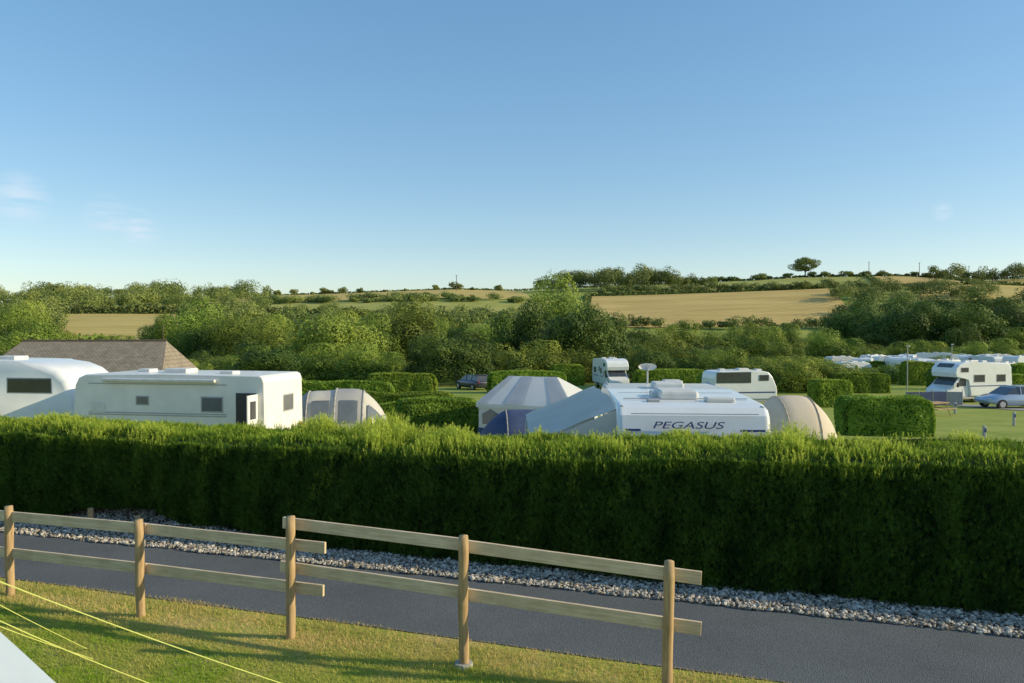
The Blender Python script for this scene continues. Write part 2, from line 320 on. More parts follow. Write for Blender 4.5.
# ---------------------------------------------------------------- near hedge
def near_hedge():
    e=empty('conifer_hedge',(-2,11.5,0)); top(e,'long dense green conifer hedge with feathery new growth','hedge')
    off=np.array([-2,11.5,0.])
    nf=unit(np.array([-.27,-.96,0.]))
    def bulge(x,z): return .08*snoise(x*2.2,z*.8,0,31)+.055*snoise(x*8,z*2.2,0,32)+.05*snoise(x*19,z*8,0,33)
    def yf(x): return 10.22-.285*x
    def ztop(x,w): return 1.50+.05*np.clip((x+1)/2,0,1)+.15*np.clip(x/5,0,1.3)+.04*snoise(x*1.3,w,0,34)+.04*snoise(x*5,w*4,0,35)
    def bottom(x): return .04+(.05+.09*np.clip((-2-x)/2,0,1))*snoise(x*2.5,0,0,36)+.05*np.clip((-2-x)/2,0,1)+.24*np.exp(-((x+5.9)/.7)**2)
    def surf(x,v):
        x=np.asarray(x); v=np.asarray(v); T=1.5
        zb=bottom(x); zt=ztop(x,v)
        f=np.clip(v,0,1); tt=np.clip(v-1,0,1); bk=np.clip(v-2,0,1)
        z=zb+(zt-.12-zb)*f+.12*np.sin(np.clip(tt*6,0,1)*1.57)-(zt-zb)*bk-.1*np.clip(tt*8-7,0,1)*(v<2)
        sk=np.clip((x+4.6)/1.8,0,1)
        dep=-(.12*np.sin(f*3.0)+(.36+.12*np.clip(x/2,0,1))*sk*(1-f)**1.3)*(v<=1)+T*tt
        pos=np.stack([x,yf(x)+dep,z],-1)
        n=np.where((v<1)[:,None],nf+0.15*np.array([0,0,1.]),np.where((v<2)[:,None],np.array([0,0,1.]),-nf))
        bl=bulge(x,z+dep)
        pos=pos+n*bl[:,None]*np.where(v<1,1.,.5)[:,None]
        return pos,unit(n)
    xs=np.linspace(-15,11,420); vs_=np.linspace(0,3,46); XX,VV=np.meshgrid(xs,vs_)
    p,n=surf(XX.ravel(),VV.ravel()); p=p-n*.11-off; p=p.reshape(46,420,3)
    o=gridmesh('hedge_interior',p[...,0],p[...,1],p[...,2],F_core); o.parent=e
    def sprays(name,p,d,ln,wd,fan,mat,tint):
        s=unit(np.cross(d,R.normal(size=d.shape))); out=[];tn=[]
        m_=np.cross(d,s)
        for a in fan:
            di=d*math.cos(a)+s*math.sin(a); w=np.cross(di,m_); L=ln*(1 if a==0 else .75)
            out.append(np.stack([p-w*wd[:,None],p+w*wd[:,None],p+di*L[:,None]],1)); tn.append(tint)
        return polys(name,np.concatenate(out)-off,mat,np.concatenate(tn),e)
    n=140000; x=R.uniform(-13.5,9.5,n); v=R.uniform(0,1.03,n)
    p,nn=surf(x,v); p=p-nn*(R.exponential(.035,n)[:,None]) 
    d=unit(nn*.45+np.array([0,0,.9])+R.normal(0,.34,(n,3)))
    clump=.5+.6*snoise(p[:,0]*10,p[:,2]*4,p[:,1]*6,41)+1.8*bulge(p[:,0],p[:,2])
    sprays('foliage',p,d,R.uniform(.04,.11,n),R.uniform(.004,.009,n),(-.5,0,.5),F_hedge,np.clip(clump*.7+R.uniform(-.15,.45,n)+.3*np.clip((v-.85)*6,0,1),0,1.3))  # tint raised near the top edge to paint in sunlight
    n=60000; x=R.uniform(-13.5,9.5,n); v=.97+R.uniform(0,1,n)*1.15
    p,nn=surf(x,v); p=p-nn*(R.exponential(.03,n)[:,None])
    d=unit(nn*.5+np.array([0,0,.75])+R.normal(0,.38,(n,3)))
    sprays('top_foliage',p,d,R.uniform(.04,.10,n),R.uniform(.004,.009,n),(-.5,0,.5),F_sunlit_top,.5+.5*snoise(p[:,0]*5,p[:,1]*5,0,43)+R.uniform(-.3,.3,n))
    m=25000; x=R.uniform(-13.5,9.5,m); v=1+np.clip(R.uniform(-.10,1.05,m),-.12,1)
    cl=snoise(x*2.6,v*3,0,51)+.8*snoise(x*8,v*8,0,52)
    keep=R.uniform(0,1,m)<np.clip(.30+.75*cl,.12,1); x,v,cl=x[keep],v[keep],cl[keep]; m=len(x); p,nn=surf(x,v)
    tall=np.clip(.15+1.1*cl,0,1.5)*(1-.55*np.exp(-((x-2.6)/.6)**2))+.5*np.exp(-((x-1.3)/.5)**2)+1.1*np.exp(-((x-4.0)/.5)**2)*(v>1.4)+.9*np.exp(-((x+1.7)/.7)**2)*(v>1.4)
    tall=tall*R.uniform(.3,1,m)
    ln=R.uniform(.03,.09,m)+tall*.17
    k=10; P=[];D=[];L=[];T=[]
    ax=unit(np.array([0,0,1.])+R.normal(0,.22,(m,3)))
    for i in range(k):
        f=i/k; P.append(p+ax*(ln*f)[:,None]); D.append(unit(ax*1.2+R.normal(0,.4,(m,3)))); L.append(np.clip(ln*(.5-.3*f),.025,.09)); T.append(.25+.6*f+R.uniform(-.3,.25,m))
    P=np.concatenate(P);D=np.concatenate(D);L=np.concatenate(L);T=np.concatenate(T)
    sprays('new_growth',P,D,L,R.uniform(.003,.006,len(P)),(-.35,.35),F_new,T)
    m=20000; x=R.uniform(-13.5,9.5,m); v=1-R.uniform(0,1,m)**2.0; p,nn=surf(x,v)
    keep=R.uniform(0,1,m)<np.clip(.45+4*bulge(x,p[:,2]),.1,1); x,v,p,nn=x[keep],v[keep],p[keep],nn[keep]; m=len(x)
    d=unit(nn*.4+np.array([0,0,1.])+R.normal(0,.28,(m,3)))
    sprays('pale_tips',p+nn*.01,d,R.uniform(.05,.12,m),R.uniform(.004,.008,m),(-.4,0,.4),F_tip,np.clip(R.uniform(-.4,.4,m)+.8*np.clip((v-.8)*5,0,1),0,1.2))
    for i in range(14):
        bm=bm_new(); xx=-9+i*.5+random.uniform(-.1,.1); yy=10.42-.28*xx+.25
        tube(bm,(xx+2,yy-11.5,-.05),(xx+2+random.uniform(-.08,.08),yy-11.5+.05,.8),.035,.02,7)
        part('stem',bm,M['bark'],e)
near_hedge()
for x,y,h in ((-6.72,11.75,.36),(-5.85,11.52,.30)):
    bm=bm_new(); tube(bm,(0,0,-.05),(0,0,h),.045,.042,10); o=part('timber_stump',bm,M['post']); o.location=(x,y,0); top(o,'short weathered timber stump among the chippings','stump','timber stumps by the hedge')

# ---------------------------------------------------------------- trees
def crown_pts(seed,nl,n,rx,rz,zc,leaf,lob=(.28,.5),skirt=0):
    r=np.random.default_rng(seed); Q=[];T=[]
    cs=[]
    for i in range(nl):
        d=unit(r.normal(size=3)); d[2]=d[2]*.8+.1; rr=r.uniform(.35,.78); lr=r.uniform(*lob)
        cs.append((d*rr,lr))
    cs.append((np.zeros(3),.55))
    for i in range(skirt):
        a=i*6.283/skirt+r.uniform(-.3,.3); cs.append((np.array([math.cos(a)*.6,math.sin(a)*.6,-.62]),r.uniform(.34,.46)))
    tot=sum(l**2 for _,l in cs)
    for c,l in cs:
        k=int(n*l*l/tot); dv=unit(r.normal(size=(k,3))); rad_=l*(1-np.abs(r.normal(0,.08,k)))+r.normal(0,.010,k)
        rad_*=1+.12*np.sin(dv[:,0]*7+c[0]*9)*np.sin(dv[:,1]*6+2)*1.2+.06*np.sin(dv[:,2]*17+c[1]*20)*np.sin(dv[:,0]*15)
        p=c+dv*rad_[:,None]
        nrm=unit(dv+r.normal(0,.22,(k,3))); a=unit(np.cross(nrm,r.normal(size=(k,3)))); b=np.cross(nrm,a)
        s=leaf*r.uniform(.6,1.3,k)[:,None]; P=p*np.array([rx,rx,rz])+np.array([0,0,zc])
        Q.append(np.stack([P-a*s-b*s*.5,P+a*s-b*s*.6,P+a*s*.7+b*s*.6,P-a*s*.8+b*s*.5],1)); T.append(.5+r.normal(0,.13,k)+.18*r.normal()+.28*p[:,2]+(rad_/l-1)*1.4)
    return np.concatenate(Q),np.concatenate(T)
def make_proto(seed,h,rx,rz,zc,mat,n=20000,leaf=.105,nl=16,lob=(.28,.5),skirt=7):
    e=empty('tree'); r=random.Random(seed); bm=bm_new()
    tube(bm,(0,0,-.5),(.1,0,zc*.55),h*.028,h*.018,9); 
    for i in range(7):
        a=i*.9+r.random(); z0=zc*(.35+.1*i*.6); p1=(math.cos(a)*rx*.6,math.sin(a)*rx*.6,zc+rz*r.uniform(-.2,.5))
        tube(bm,(.05,0,min(z0,zc)),p1,h*.013,h*.004,6)
    t=part('trunk',bm,M['bark'],e,True)
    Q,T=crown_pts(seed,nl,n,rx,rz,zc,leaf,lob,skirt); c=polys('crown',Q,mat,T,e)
    return dict(e=e,t=t,c=c,h=h,rx=rx)
PR=[make_proto(1,10,5.2,4.7,5.0,F_tree,nl=9,lob=(.36,.54)),make_proto(2,10,4.4,4.9,5.0,F_tree,nl=12,lob=(.32,.5)),make_proto(3,10,5.6,4.6,5.1,F_treed,nl=18,lob=(.24,.44)),
    make_proto(4,10,4.3,4.9,5.0,F_treed,nl=12,lob=(.3,.5)),make_proto(5,10,5.4,4.6,5.0,F_treel,nl=10,lob=(.36,.52)),make_proto(6,10,6.5,4.6,4.9,F_tree,nl=20,lob=(.22,.4)),
    make_proto(7,10,5.5,4.4,5.6,F_haze,n=2600,leaf=.34,nl=16),make_proto(8,10,7.0,4.8,5.4,F_haze,n=5200,leaf=.20,nl=24,lob=(.16,.30),skirt=0)]
LAB=['broad round-crowned green tree in the valley','upright leafy green tree in the valley','dark green dense spreading tree','dark upright tree with uneven crown','pale sunlit green tree with rounded crown','wide bushy tree with many small lobes','distant tree on the hillside','open-crowned lone tree standing on the ridge']
used=set()
def tree(k,x,y,h,wscale=1.0,group='trees filling the valley',label=None,name='tree'):
    p=PR[k]; z=Hs(x,y)-.1; s=h/10
    first=k not in used
    if first: used.add(k); e,t,c=p['e'],p['t'],p['c']
    else:
        e=p['e'].copy(); COL.objects.link(e)
        for q in (p['t'],p['c']):
            o=q.copy(); o.parent=e; COL.objects.link(o)
    e.name=name; e.location=(x,y,z); e.scale=(s*wscale,s*wscale,s); e.rotation_euler=(0,0,random.uniform(0,6.28))
    top(e,label or LAB[k],'tree' if name=='tree' else 'bush',group)
def tt(k,t,d,h,w=1,**kw): tree(k,t*d,d,h,w,**kw)
for k,t,d,h,w in [(4,-.250,98,11.6,1.2),(0,.065,118,15.2,.9),(2,.085,92,10.8,1.15),(3,.02,105,11,1),(2,-.075,80,6.6,1.25),(2,-.105,88,6.2,1.1),
    (0,-.145,122,11.8,1.25),(1,-.12,150,12,1),(0,-.42,130,12,1.15),(5,-.37,120,10.5,1),(1,-.46,140,10.5,1.1),(0,-.66,180,13.5,1.1),(1,-.70,160,12,1.2),(4,-.63,170,10,1.1),
    (0,-.19,115,9,1.1),(4,-.31,120,8.5,1.1),(0,-.34,110,8.2,1.1),(3,.13,110,9.5,1),(2,.17,130,8.5,1.2),(4,.20,150,9.6,1.1),(0,.24,140,8.6,1.2),(4,.285,150,9.2,1.1),(1,.32,150,8.4,1.1),(0,.37,145,8,1.2),(4,.42,160,9,1.1),
    (3,.46,200,15,1.3),(2,.50,190,14.5,1.2),(3,.54,185,14.5,1.3),(2,.58,190,16,1.2),(2,.62,185,15.2,1.3),(3,.66,195,16,1.2),(2,.71,190,15,1.2),(0,.74,185,15.5,1.3),(3,.48,240,19,1.2),(2,.56,250,20,1.2),(3,.64,250,20,1.3)]:
    tt(k,t,d,h,w)
et=[-.8,-.63,-.6,-.49,-.47,-.37,-.28,-.15,-.02,.0,.12,.15,.45,.47,.8]; ee=[.04,.03,-.008,-.008,.027,.028,.025,.027,.02,.035,.035,.0095,.0095,.033,.04]
pts=[]; tries=0
while len(pts)<135 and tries<5000:
    tries+=1; d=random.uniform(108,262); t=random.uniform(-.74,.74)
    if t>.44 and d<165: continue
    x=t*d
    if any((x-a)**2+(d-b)**2<48 for a,b in pts): continue
    h=3.2+np.interp(t,et,ee)*d-Hs(x,d)-random.random()*.028*d
    if h<3.2: continue
    h=min(h,17); k=random.choice([0,1,2,4,0,5,0,3,3,4,2]) if t<.44 else random.choice([0,2,3,5,2])
    pts.append((x,d)); tree(k,x,d,h,random.uniform(1.3,1.8) if h<8 else random.uniform(1.05,1.3))
nb=54
for i in range(nb):
    t=-.72+1.17*(i+random.uniform(-.4,.4))/nb; d=random.uniform(72,104); x=t*d
    if (-.13<t<-.03 or .10<t<.17) and d<90: continue
    e_=np.interp(t,[-.7,-.45,-.44,0,.2,.44],[-.014,-.014,-.026,-.028,-.024,-.030])
    h=3.2+e_*d-Hs(x,d)+random.uniform(-1.2,1.2)
    tree(random.choice([0,4,5,3,0]),x,d,max(2.6,h),random.uniform(1.4,2.0),'bushes edging the campsite','leafy green bush at the edge of the campsite','bush')
for i in range(16):
    t=.46+.018*i; d=random.uniform(128,162); tree(random.choice([4,5,0]),t*d,d,random.uniform(3.5,5.5),1.8,'bushes among the far pitches','leafy green bush among the far pitches','bush')
for t,d,h in ((.355,70,3.6),(.38,68,3.9),(.405,71,3.7),(.425,69,3.0),(.335,73,3.2),(.48,86,2.6),(.53,84,2.8),(.57,98,3.2),(.615,90,2.4),(.66,96,3.0),(.595,112,3.4)): tree(random.choice([4,5]),t*d,d,h,1.6,'bushes edging the campsite','leafy green bush at the edge of the campsite','bush')
def ridge(t,d,h,w=1,k=6,**kw): tree(k,t*d,d,h,w,'trees along the hilltop',**kw)
ridge(.396,596,18,1.25,7,label='lone open-crowned tree on the bare ridge')
ridge(-.46,470,15,1,6); ridge(-.62,480,14,1,6)
def woodland(P,label,name='woodland'):
    Q=[];T=[]
    for i,(x,y,h,w) in enumerate(P):
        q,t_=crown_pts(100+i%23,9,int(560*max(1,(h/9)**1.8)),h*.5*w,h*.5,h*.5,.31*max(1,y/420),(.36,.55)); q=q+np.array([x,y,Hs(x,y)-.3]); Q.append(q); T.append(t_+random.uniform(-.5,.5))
    o=polys(name,np.concatenate(Q),F_haze,np.concatenate(T)); top(o,label,'woodland',kind='stuff')
P=[]
for i in range(135):
    t=random.uniform(-.78,-.33); d=random.uniform(355,560)
    P.append((t*d,d,random.uniform(5,12)+(5 if random.random()<.15 else 0),random.uniform(.9,1.4)))
for i in range(60):
    t=random.uniform(-.80,-.62); d=random.uniform(230,360); P.append((t*d,d,random.uniform(7,11),1.2))
for i in range(80):
    t=random.uniform(-.45,.03); d=random.uniform(265,350); P.append((t*d,d,random.uniform(5,9),1.3))
for i in range(55):
    t=random.uniform(-.34,.02); d=random.uniform(425,447); P.append((t*d,d,random.uniform(3,6),2.2))
woodland(P,'mixed broadleaf woods covering the valley side')
P=[]
for i in range(34): t=.035+.0072*i+random.uniform(-.003,.003); d=random.uniform(500,560); P.append((t*d,d,random.uniform(11,19)*(1 if 4<i<26 else .6),1.2))
for i in range(26): t=.435+.0085*i; d=random.uniform(400,440); P.append((t*d,d,random.uniform(7,12),1.3))
for i in range(34): t=.45+.012*i; d=random.uniform(300,400); P.append((t*d,d,random.uniform(9,12),1.3))
for i in range(34): t=.12+.0095*i; d=random.uniform(476,490); P.append((t*d,d,random.uniform(3.5,7.5),1.9))
for i in range(20): t=.115+.017*i; d=random.uniform(300,315); P.append((t*d,d,random.uniform(3,6.5),1.6))
for i in range(18): t=.57+.012*i; d=random.uniform(560,595); P.append((t*d,d,random.uniform(8,17),1.2))
for i in range(60): t=-.75+.0125*i+random.uniform(-.01,.01); d=random.uniform(585,598); P.append((t*d,d,random.choice([2,3,4,8,11])*random.uniform(.8,1.2)*(1.0 if t<-.4 else .6),1.5))
for i in range(50): t=.22+.0085*i; d=random.uniform(588,598); P.append((t*d,d,random.choice([1.5,2,3,5,6]),2.0))
woodland(P,'continuous belt of trees along the hilltop')

def hedgerow(pl,h,w,leaf,label,dens=5,mat=F_haze):
    P=[];T=[]
    for (x0,y0),(x1,y1) in zip(pl[:-1],pl[1:]):
        L=math.hypot(x1-x0,y1-y0); n=int(L*dens*h); u=R.uniform(0,1,n); x=x0+(x1-x0)*u; y=y0+(y1-y0)*u
        hh=h*(1+.4*snoise(x/5,y/5,0,61)); a=R.uniform(0,3.14,n); rr=R.uniform(.75,1,n)
        dx=np.cos(a)*w*rr; px=x+dx*(y1-y0)/L; py=y-dx*(x1-x0)/L
        P.append(np.stack([px,py,H(px,py)+np.sin(a)*hh*rr*R.uniform(.3,1,n)],-1)); T.append(.5+.3*snoise(x/3,y/3,0,62)+R.normal(0,.15,n))
    P=np.concatenate(P);T=np.concatenate(T);n=len(P); a=unit(R.normal(size=(n,3)));b=unit(np.cross(a,R.normal(size=(n,3)))); s=leaf*R.uniform(.6,1.3,n)[:,None]
    o=polys('hedgerow',np.stack([P-a*s,P-b*s,P+a*s,P+b*s],1),mat,T); top(o,label,'hedgerow',kind='stuff')
hedgerow([(26,300),(48,468),(205,482),(420,500)],2.6,2,.7,'field hedgerow bordering the golden stubble')
hedgerow([(-430,598),(-200,598),(0,598),(100,598),(300,598),(450,598)],1.6,2,.7,'thin hedgerow along the skyline')
hedgerow([(-290,350),(-225,352),(-160,354),(-90,340),(30,335)],5,4,.7,'thick hedgerow between pastures')
hedgerow([(285,598),(250,500)],3,2,.7,'hedgerow between hilltop fields'); hedgerow([(345,596),(315,500)],3,2,.7,'hedgerow beside the hilltop field')
hedgerow([(-200,205),(-145,210),(-90,212)],4,4,.5,'scrubby hedgerow below the straw field',8,F_tree)

def trim(t,d,L,W,h,rz=0,label='square-trimmed green hedge between pitches',mat=F_trim,dens=420,leaf=.045,rough=.9):
    x=t*d; e=empty('trimmed_hedge',(x,d,Hs(x,d)-.05),rz); top(e,label,'hedge','trimmed hedges between pitches')
    bm=bm_new(); box(bm,(0,0,h/2-.10),(L-.3,W-.3,h-.2),.12); part('hedge_interior',bm,F_core2,e)
    P=[];NN=[]
    for n_,ar in (((0,-1,0),L*h),((0,0,1),L*W),((1,0,0),W*h),((-1,0,0),W*h),((0,1,0),L*h*.4)):
        k=int(ar*dens*min(1,(32/d)**1.2)*1.5)
        u=R.uniform(-.5,.5,k);v=R.uniform(-.5,.5,k); n_=np.array(n_,float)
        if n_[2]: p=np.stack([u*L,v*W,np.full(k,h)],-1)
        elif n_[1]: p=np.stack([u*L,n_[1]*W/2+0*u,(v+.5)*h],-1)
        else: p=np.stack([n_[0]*L/2+0*u,v*W,(u+.5)*h],-1)
        q=np.abs(p/np.array([L/2,W/2,h]))**8; q=q.sum(-1)**(1/8); p=p/np.maximum(1,q)[:,None]
        bl=rough*(.12*snoise(p[:,0]*2,p[:,1]*2,p[:,2]*2,int(d))+.06*snoise(p[:,0]*6,p[:,1]*6,p[:,2]*6,int(d)+1))
        P.append(p+n_*(bl-R.exponential(.03,k))[:,None]); NN.append(np.repeat(n_[None],k,0))
    P=np.concatenate(P);NN=np.concatenate(NN);k=len(P); q=unit(NN+R.normal(0,.5,(k,3))); a=unit(np.cross(q,R.normal(size=(k,3))));b=np.cross(q,a)
    s=leaf*max(1,d/32)**.8*R.uniform(.6,1.4,k)[:,None]
    polys('foliage',np.stack([P-a*s,P-b*s,P+a*s,P+b*s],1),mat,.5+.3*snoise(P[:,0]*3,P[:,1]*3,P[:,2]*3,8)+R.normal(0,.2,k),e)
trim(-.150,52,5.0,1.6,2.25,.03); trim(-.245,47,8.0,1.5,1.9,.04); trim(-.15,41,6.0,1.5,1.45,-.03)
trim(-.100,30,3.4,1.8,1.75,.22,'clipped hedge with bright sunlit top')
trim(-.17,34,4.0,1.3,1.3,.06)
trim(.505,33,3.9,1.6,1.75,-.12,'box-shaped dense green hedge beside the lawn'); trim(.43,50,2.6,1.4,1.9,.1,'trimmed yellow-green hedge on the lawn')
trim(.655,58,6.0,1.6,2.0,.0); trim(.55,80,3.4,1.8,2.6,0); trim(.075,80,3.5,1.8,2.3,0); trim(.215,70,7.0,2,2.0,0)
trim(.02,66,7,2,2.0,.1); trim(.72,80,8,2,2.4,0); trim(-.36,52,8,1.6,2.1,.05); trim(.30,62,6,1.8,2.0,0); trim(.47,66,5,1.8,1.8,0)
trim(.60,72,5,1.6,2.2,0); trim(.50,92,6,1.6,2.4,0); trim(.63,108,7,1.6,2.4,0)

# ---------------------------------------------------------------- vehicles
def wheel(parent,x,y,r=.33,w=.2):
    e=bpy.data.objects.new('wheel',None); link(e); e.parent=parent; e.location=(x,y,r)
    bm=bm_new(); tube(bm,(0,-w/2,0),(0,w/2,0),r,r,24); part('tyre',bm,M['rubber'],e)
    bm=bm_new(); tube(bm,(0,-w/2-.006,0),(0,w/2+.006,0),r*.62,r*.62,16); part('rim',bm,M['steel'],e)
def window(parent,c,s,axis,name='window',mat='glass'):
    e=bm_new(); 
    if axis=='y': box(e,c,(s[0],.03,s[1]),.012)
    else: box(e,c,(.03,s[0],s[1]),.012)
    o=part(name,e,M[mat],parent)
    f=bm_new(); th=.035
    for a,b,w,h in ((0,s[1]/2+th/2,s[0]+2*th,th),(0,-s[1]/2-th/2,s[0]+2*th,th),(s[0]/2+th/2,0,th,s[1]),(-s[0]/2-th/2,0,th,s[1])):
        if axis=='y': box(f,(c[0]+a,c[1],c[2]+b),(w,.024,h))
        else: box(f,(c[0],c[1]+a,c[2]+b),(.024,w,h))
    part('window_frame',f,M['grey'],o)
def rooflight(parent,x,y,z,s=(.5,.5,.13),mat='roofw'):
    bm=bm_new(); box(bm,(x,y,z+s[2]/2),s,.035); part('rooflight',bm,M[mat],parent,False)
def caravan(x,y,rz,L=6,W=2.3,h=2.6,label='white touring caravan on a grass pitch',body='white',detail=1,group=None,z=None,stripe='blue',sidewin=True,boxy=False,name='touring_caravan',bev=.09):
    z=Hs(x,y) if z is None else z
    e=empty(name,(x,y,z),rz); top(e,label,'caravan',group)
    a=-L/2;b=L/2
    bm=bm_new(); pts=[(a,.45),(a-.03,1.0),(a+.02,h-.55),(a+.10,h-.22),(a+.22,h-.10),(a+.5,h-.04),(0,h),(b-1.1,h-.02),(b-.65,h-.12),(b-.35,h-.45),(b-.06,1.35),(b,1.0),(b-.05,.45)]
    if boxy: pts=[(a,.45),(a-.01,1.0),(a,h-.20),(a+.05,h-.06),(a+.14,h-.01),(0,h),(b-.45,h-.02),(b-.2,h-.12),(b-.08,h-.35),(b,1.3),(b,.45)]
    if bev>.15: pts=[(a,.45),(a-.03,1.0),(a+.02,h-.55),(a+.2,h-.18),(a+.6,h-.04),(0,h+.02),(b-2.0,h-.01),(b-1.2,h-.10),(b-.7,h-.28),(b-.35,h-.55),(b-.12,h-1.0),(b-.02,1.35),(b,1.0),(b-.05,.45)]
    prism(bm,pts,-W/2,W/2,'y',.05 if boxy else bev,5); o=part('body',bm,M[body],e,bev>.15)
    bm=bm_new(); box(bm,(0,0,.38),(L-.3,W-.1,.18)); part('chassis',bm,M['grey'],e)
    for s in (-1,1): wheel(e,-.1,s*(W/2-.11))
    bm=bm_new(); tube(bm,(b-.2,.5,.4),(b+1.1,0,.42),.04,.04,6); tube(bm,(b-.2,-.5,.4),(b+1.1,0,.42),.04,.04,6); tube(bm,(b+1.0,0,.0),(b+1.0,0,.6),.03,.03,6); part('drawbar',bm,M['steel'],e)
    for s in (-1,1):
        if sidewin:
            window(e,(L*.30,s*(W/2),h-.95),(1.1,.55),'y'); window(e,(-L*.27,s*(W/2),h-.95),(.9,.5),'y')
            if detail: window(e,(0.05,s*W/2,h-.9),(.6,.4),'y')
        bm=bm_new(); box(bm,(0,s*(W/2+.006),.95),(L*.92,.012,.09)); part('side_stripe',bm,M[stripe],e)
    if not boxy and bev<.15:
        f=bm_new(); prism(f,[(b-.34,h-.47),(b-.10,1.45),(b-.07,1.45),(b-.31,h-.45)],-W*.38,W*.38,'y'); part('front_window',f,M['glass'],e)
    if sidewin:
        bm=bm_new(); box(bm,(-L*.05,-W/2-.014,1.32),(.62,.02,1.72),.008); d=part('door',bm,M[body],e)
        bm=bm_new(); box(bm,(-L*.05,-W/2-.03,1.75),(.35,.016,.5),.006); part('door_window',bm,M['glass'],d)
    rooflight(e,L*.05,0,h-.02,(.75,.6,.14)); rooflight(e,-L*.25,.35,h-.04,(.42,.42,.12)); 
    if bev<.15: rooflight(e,L*.27,-.3,h-.04,(.42,.42,.12))
    for s in (-1,1):
        bm=bm_new(); box(bm,(a-.03,s*(W/2-.16),1.0),(.04,.14,.5),.015); part('rear_lamp',bm,M['red'],e)
    return e
def textmesh(s,size,mat,parent,loc,rot,shear=.25,name='lettering',sx=1):
    c=bpy.data.curves.new('t','FONT'); c.body=s; c.size=size; c.shear=shear; c.extrude=.003; c.align_x='CENTER'
    o=bpy.data.objects.new('t',c); COL.objects.link(o); bpy.context.view_layer.update()
    me=bpy.data.meshes.new_from_object(o.evaluated_get(bpy.context.evaluated_depsgraph_get())); bpy.data.objects.remove(o)
    me.materials.clear(); me.materials.append(mat); q=link(bpy.data.objects.new(name,me)); q.parent=parent; q.location=loc; q.rotation_euler=rot; q.scale=(sx,1,1); return q

pz=-.64
pg=caravan(3.25,15.3,rad(86),L=6.0,W=2.55,h=2.62,label='white touring caravan with PEGASUS lettering and awning alongside',z=pz)
textmesh('PEGASUS',.165,M['blue'],pg,(-3.035,.12,2.20),(rad(90),0,rad(-90)),sx=1.75)
bm=bm_new(); box(bm,(-3.0,0,1.70),(.04,1.5,.5),.02); part('rear_window',bm,M['glass'],pg)
bm=bm_new(); box(bm,(-3.026,-.95,2.17),(.02,.40,.035)); part('blue_trim',bm,M['blue'],pg)
bm=bm_new(); box(bm,(-3.026,1.02,2.17),(.02,.26,.035)); part('blue_trim',bm,M['blue'],pg)
bm=bm_new(); box(bm,(-3.0,0,2.44),(.02,2.1,.012)); part('rear_trim',bm,M['grey'],pg)
bm=bm_new(); box(bm,(-1.6,.1,2.66),(.85,.7,.16),.05); part('air_conditioner',bm,M['roofw'],pg)
bm=bm_new(); box(bm,(-2.3,-.55,2.62),(.30,.5,.08),.03); part('roof_vent',bm,M['roofw'],pg)
bm=bm_new(); box(bm,(-2.35,.6,2.60),(.22,.22,.05),.015); part('roof_vent',bm,M['grey'],pg)
for xx in (-2.0,-.8,.6):
    bm=bm_new(); box(bm,(xx,0,2.605),(.02,2.2,.015)); part('roof_seam',bm,M['grey'],pg)
for yy in (-1.18,1.18):
    bm=bm_new(); tube(bm,(-2.75,yy,2.52),(2.2,yy,2.60),.03,.03,8); part('awning_rail',bm,M['grey'],pg)
def awning():
    e=empty('caravan_awning',(1.9,15,pz-.07)); top(e,'pale blue-grey lean-to awning fixed to the caravan side','awning')
    bm=bm_new(); n=28;m=16;vs=[]
    for i in range(n+1):
        y=-2.2+4.4*i/n; row=[]
        for j in range(m+1):
            u=j/m; x=0.02-1.60*u; z=2.60-.66*u**1.05-.09*math.sin(math.pi*u)*abs(math.sin(math.pi*i/n*3))-.015*math.sin(u*9+i*.8)
            row.append(bm.verts.new((x,y,z)))
        vs.append(row)
    for i in range(n):
        for j in range(m): bm.faces.new([vs[i][j],vs[i+1][j],vs[i+1][j+1],vs[i][j+1]])
    part('roof_canopy',bm,M['warmc'],e,True)
    # soft end wall: a rippled cloth grid
    bm=bm_new(); q=18; r_=12; g=[]
    for i in range(q+1):
        u=i/q; x=.02-1.62*u; zt=2.58-.66*u**1.05-.02
        g.append([bm.verts.new((x-.08*(1-k/r_)*u,-2.19-.035*math.sin(u*14)*(1-k/r_)-.02*math.sin(u*5+k),zt*k/r_)) for k in range(r_+1)])
    for i in range(q):
        for k in range(r_): bm.faces.new([g[i][k],g[i+1][k],g[i+1][k+1],g[i][k+1]])
    part('end_wall',bm,M['warmc'],e,True)
    bm=bm_new(); prism(bm,[(.02,.0),(.02,2.5),(-1.57,1.80),(-1.7,0)],2.17,2.19,'y'); part('end_wall',bm,M['warmc'],e)
    bm=bm_new(); prism(bm,[(-1.59,1.87),(-1.71,0),(-1.69,0),(-1.57,1.87)],-2.16,2.16,'y'); part('front_wall',bm,M['greyc'],e)
    bm=bm_new(); prism(bm,[(-.4,1.0),(-.4,1.6),(-1.3,1.45),(-1.35,1.0)],-2.27,-2.262,'y'); part('window',bm,M['pvc'],e)
awning()
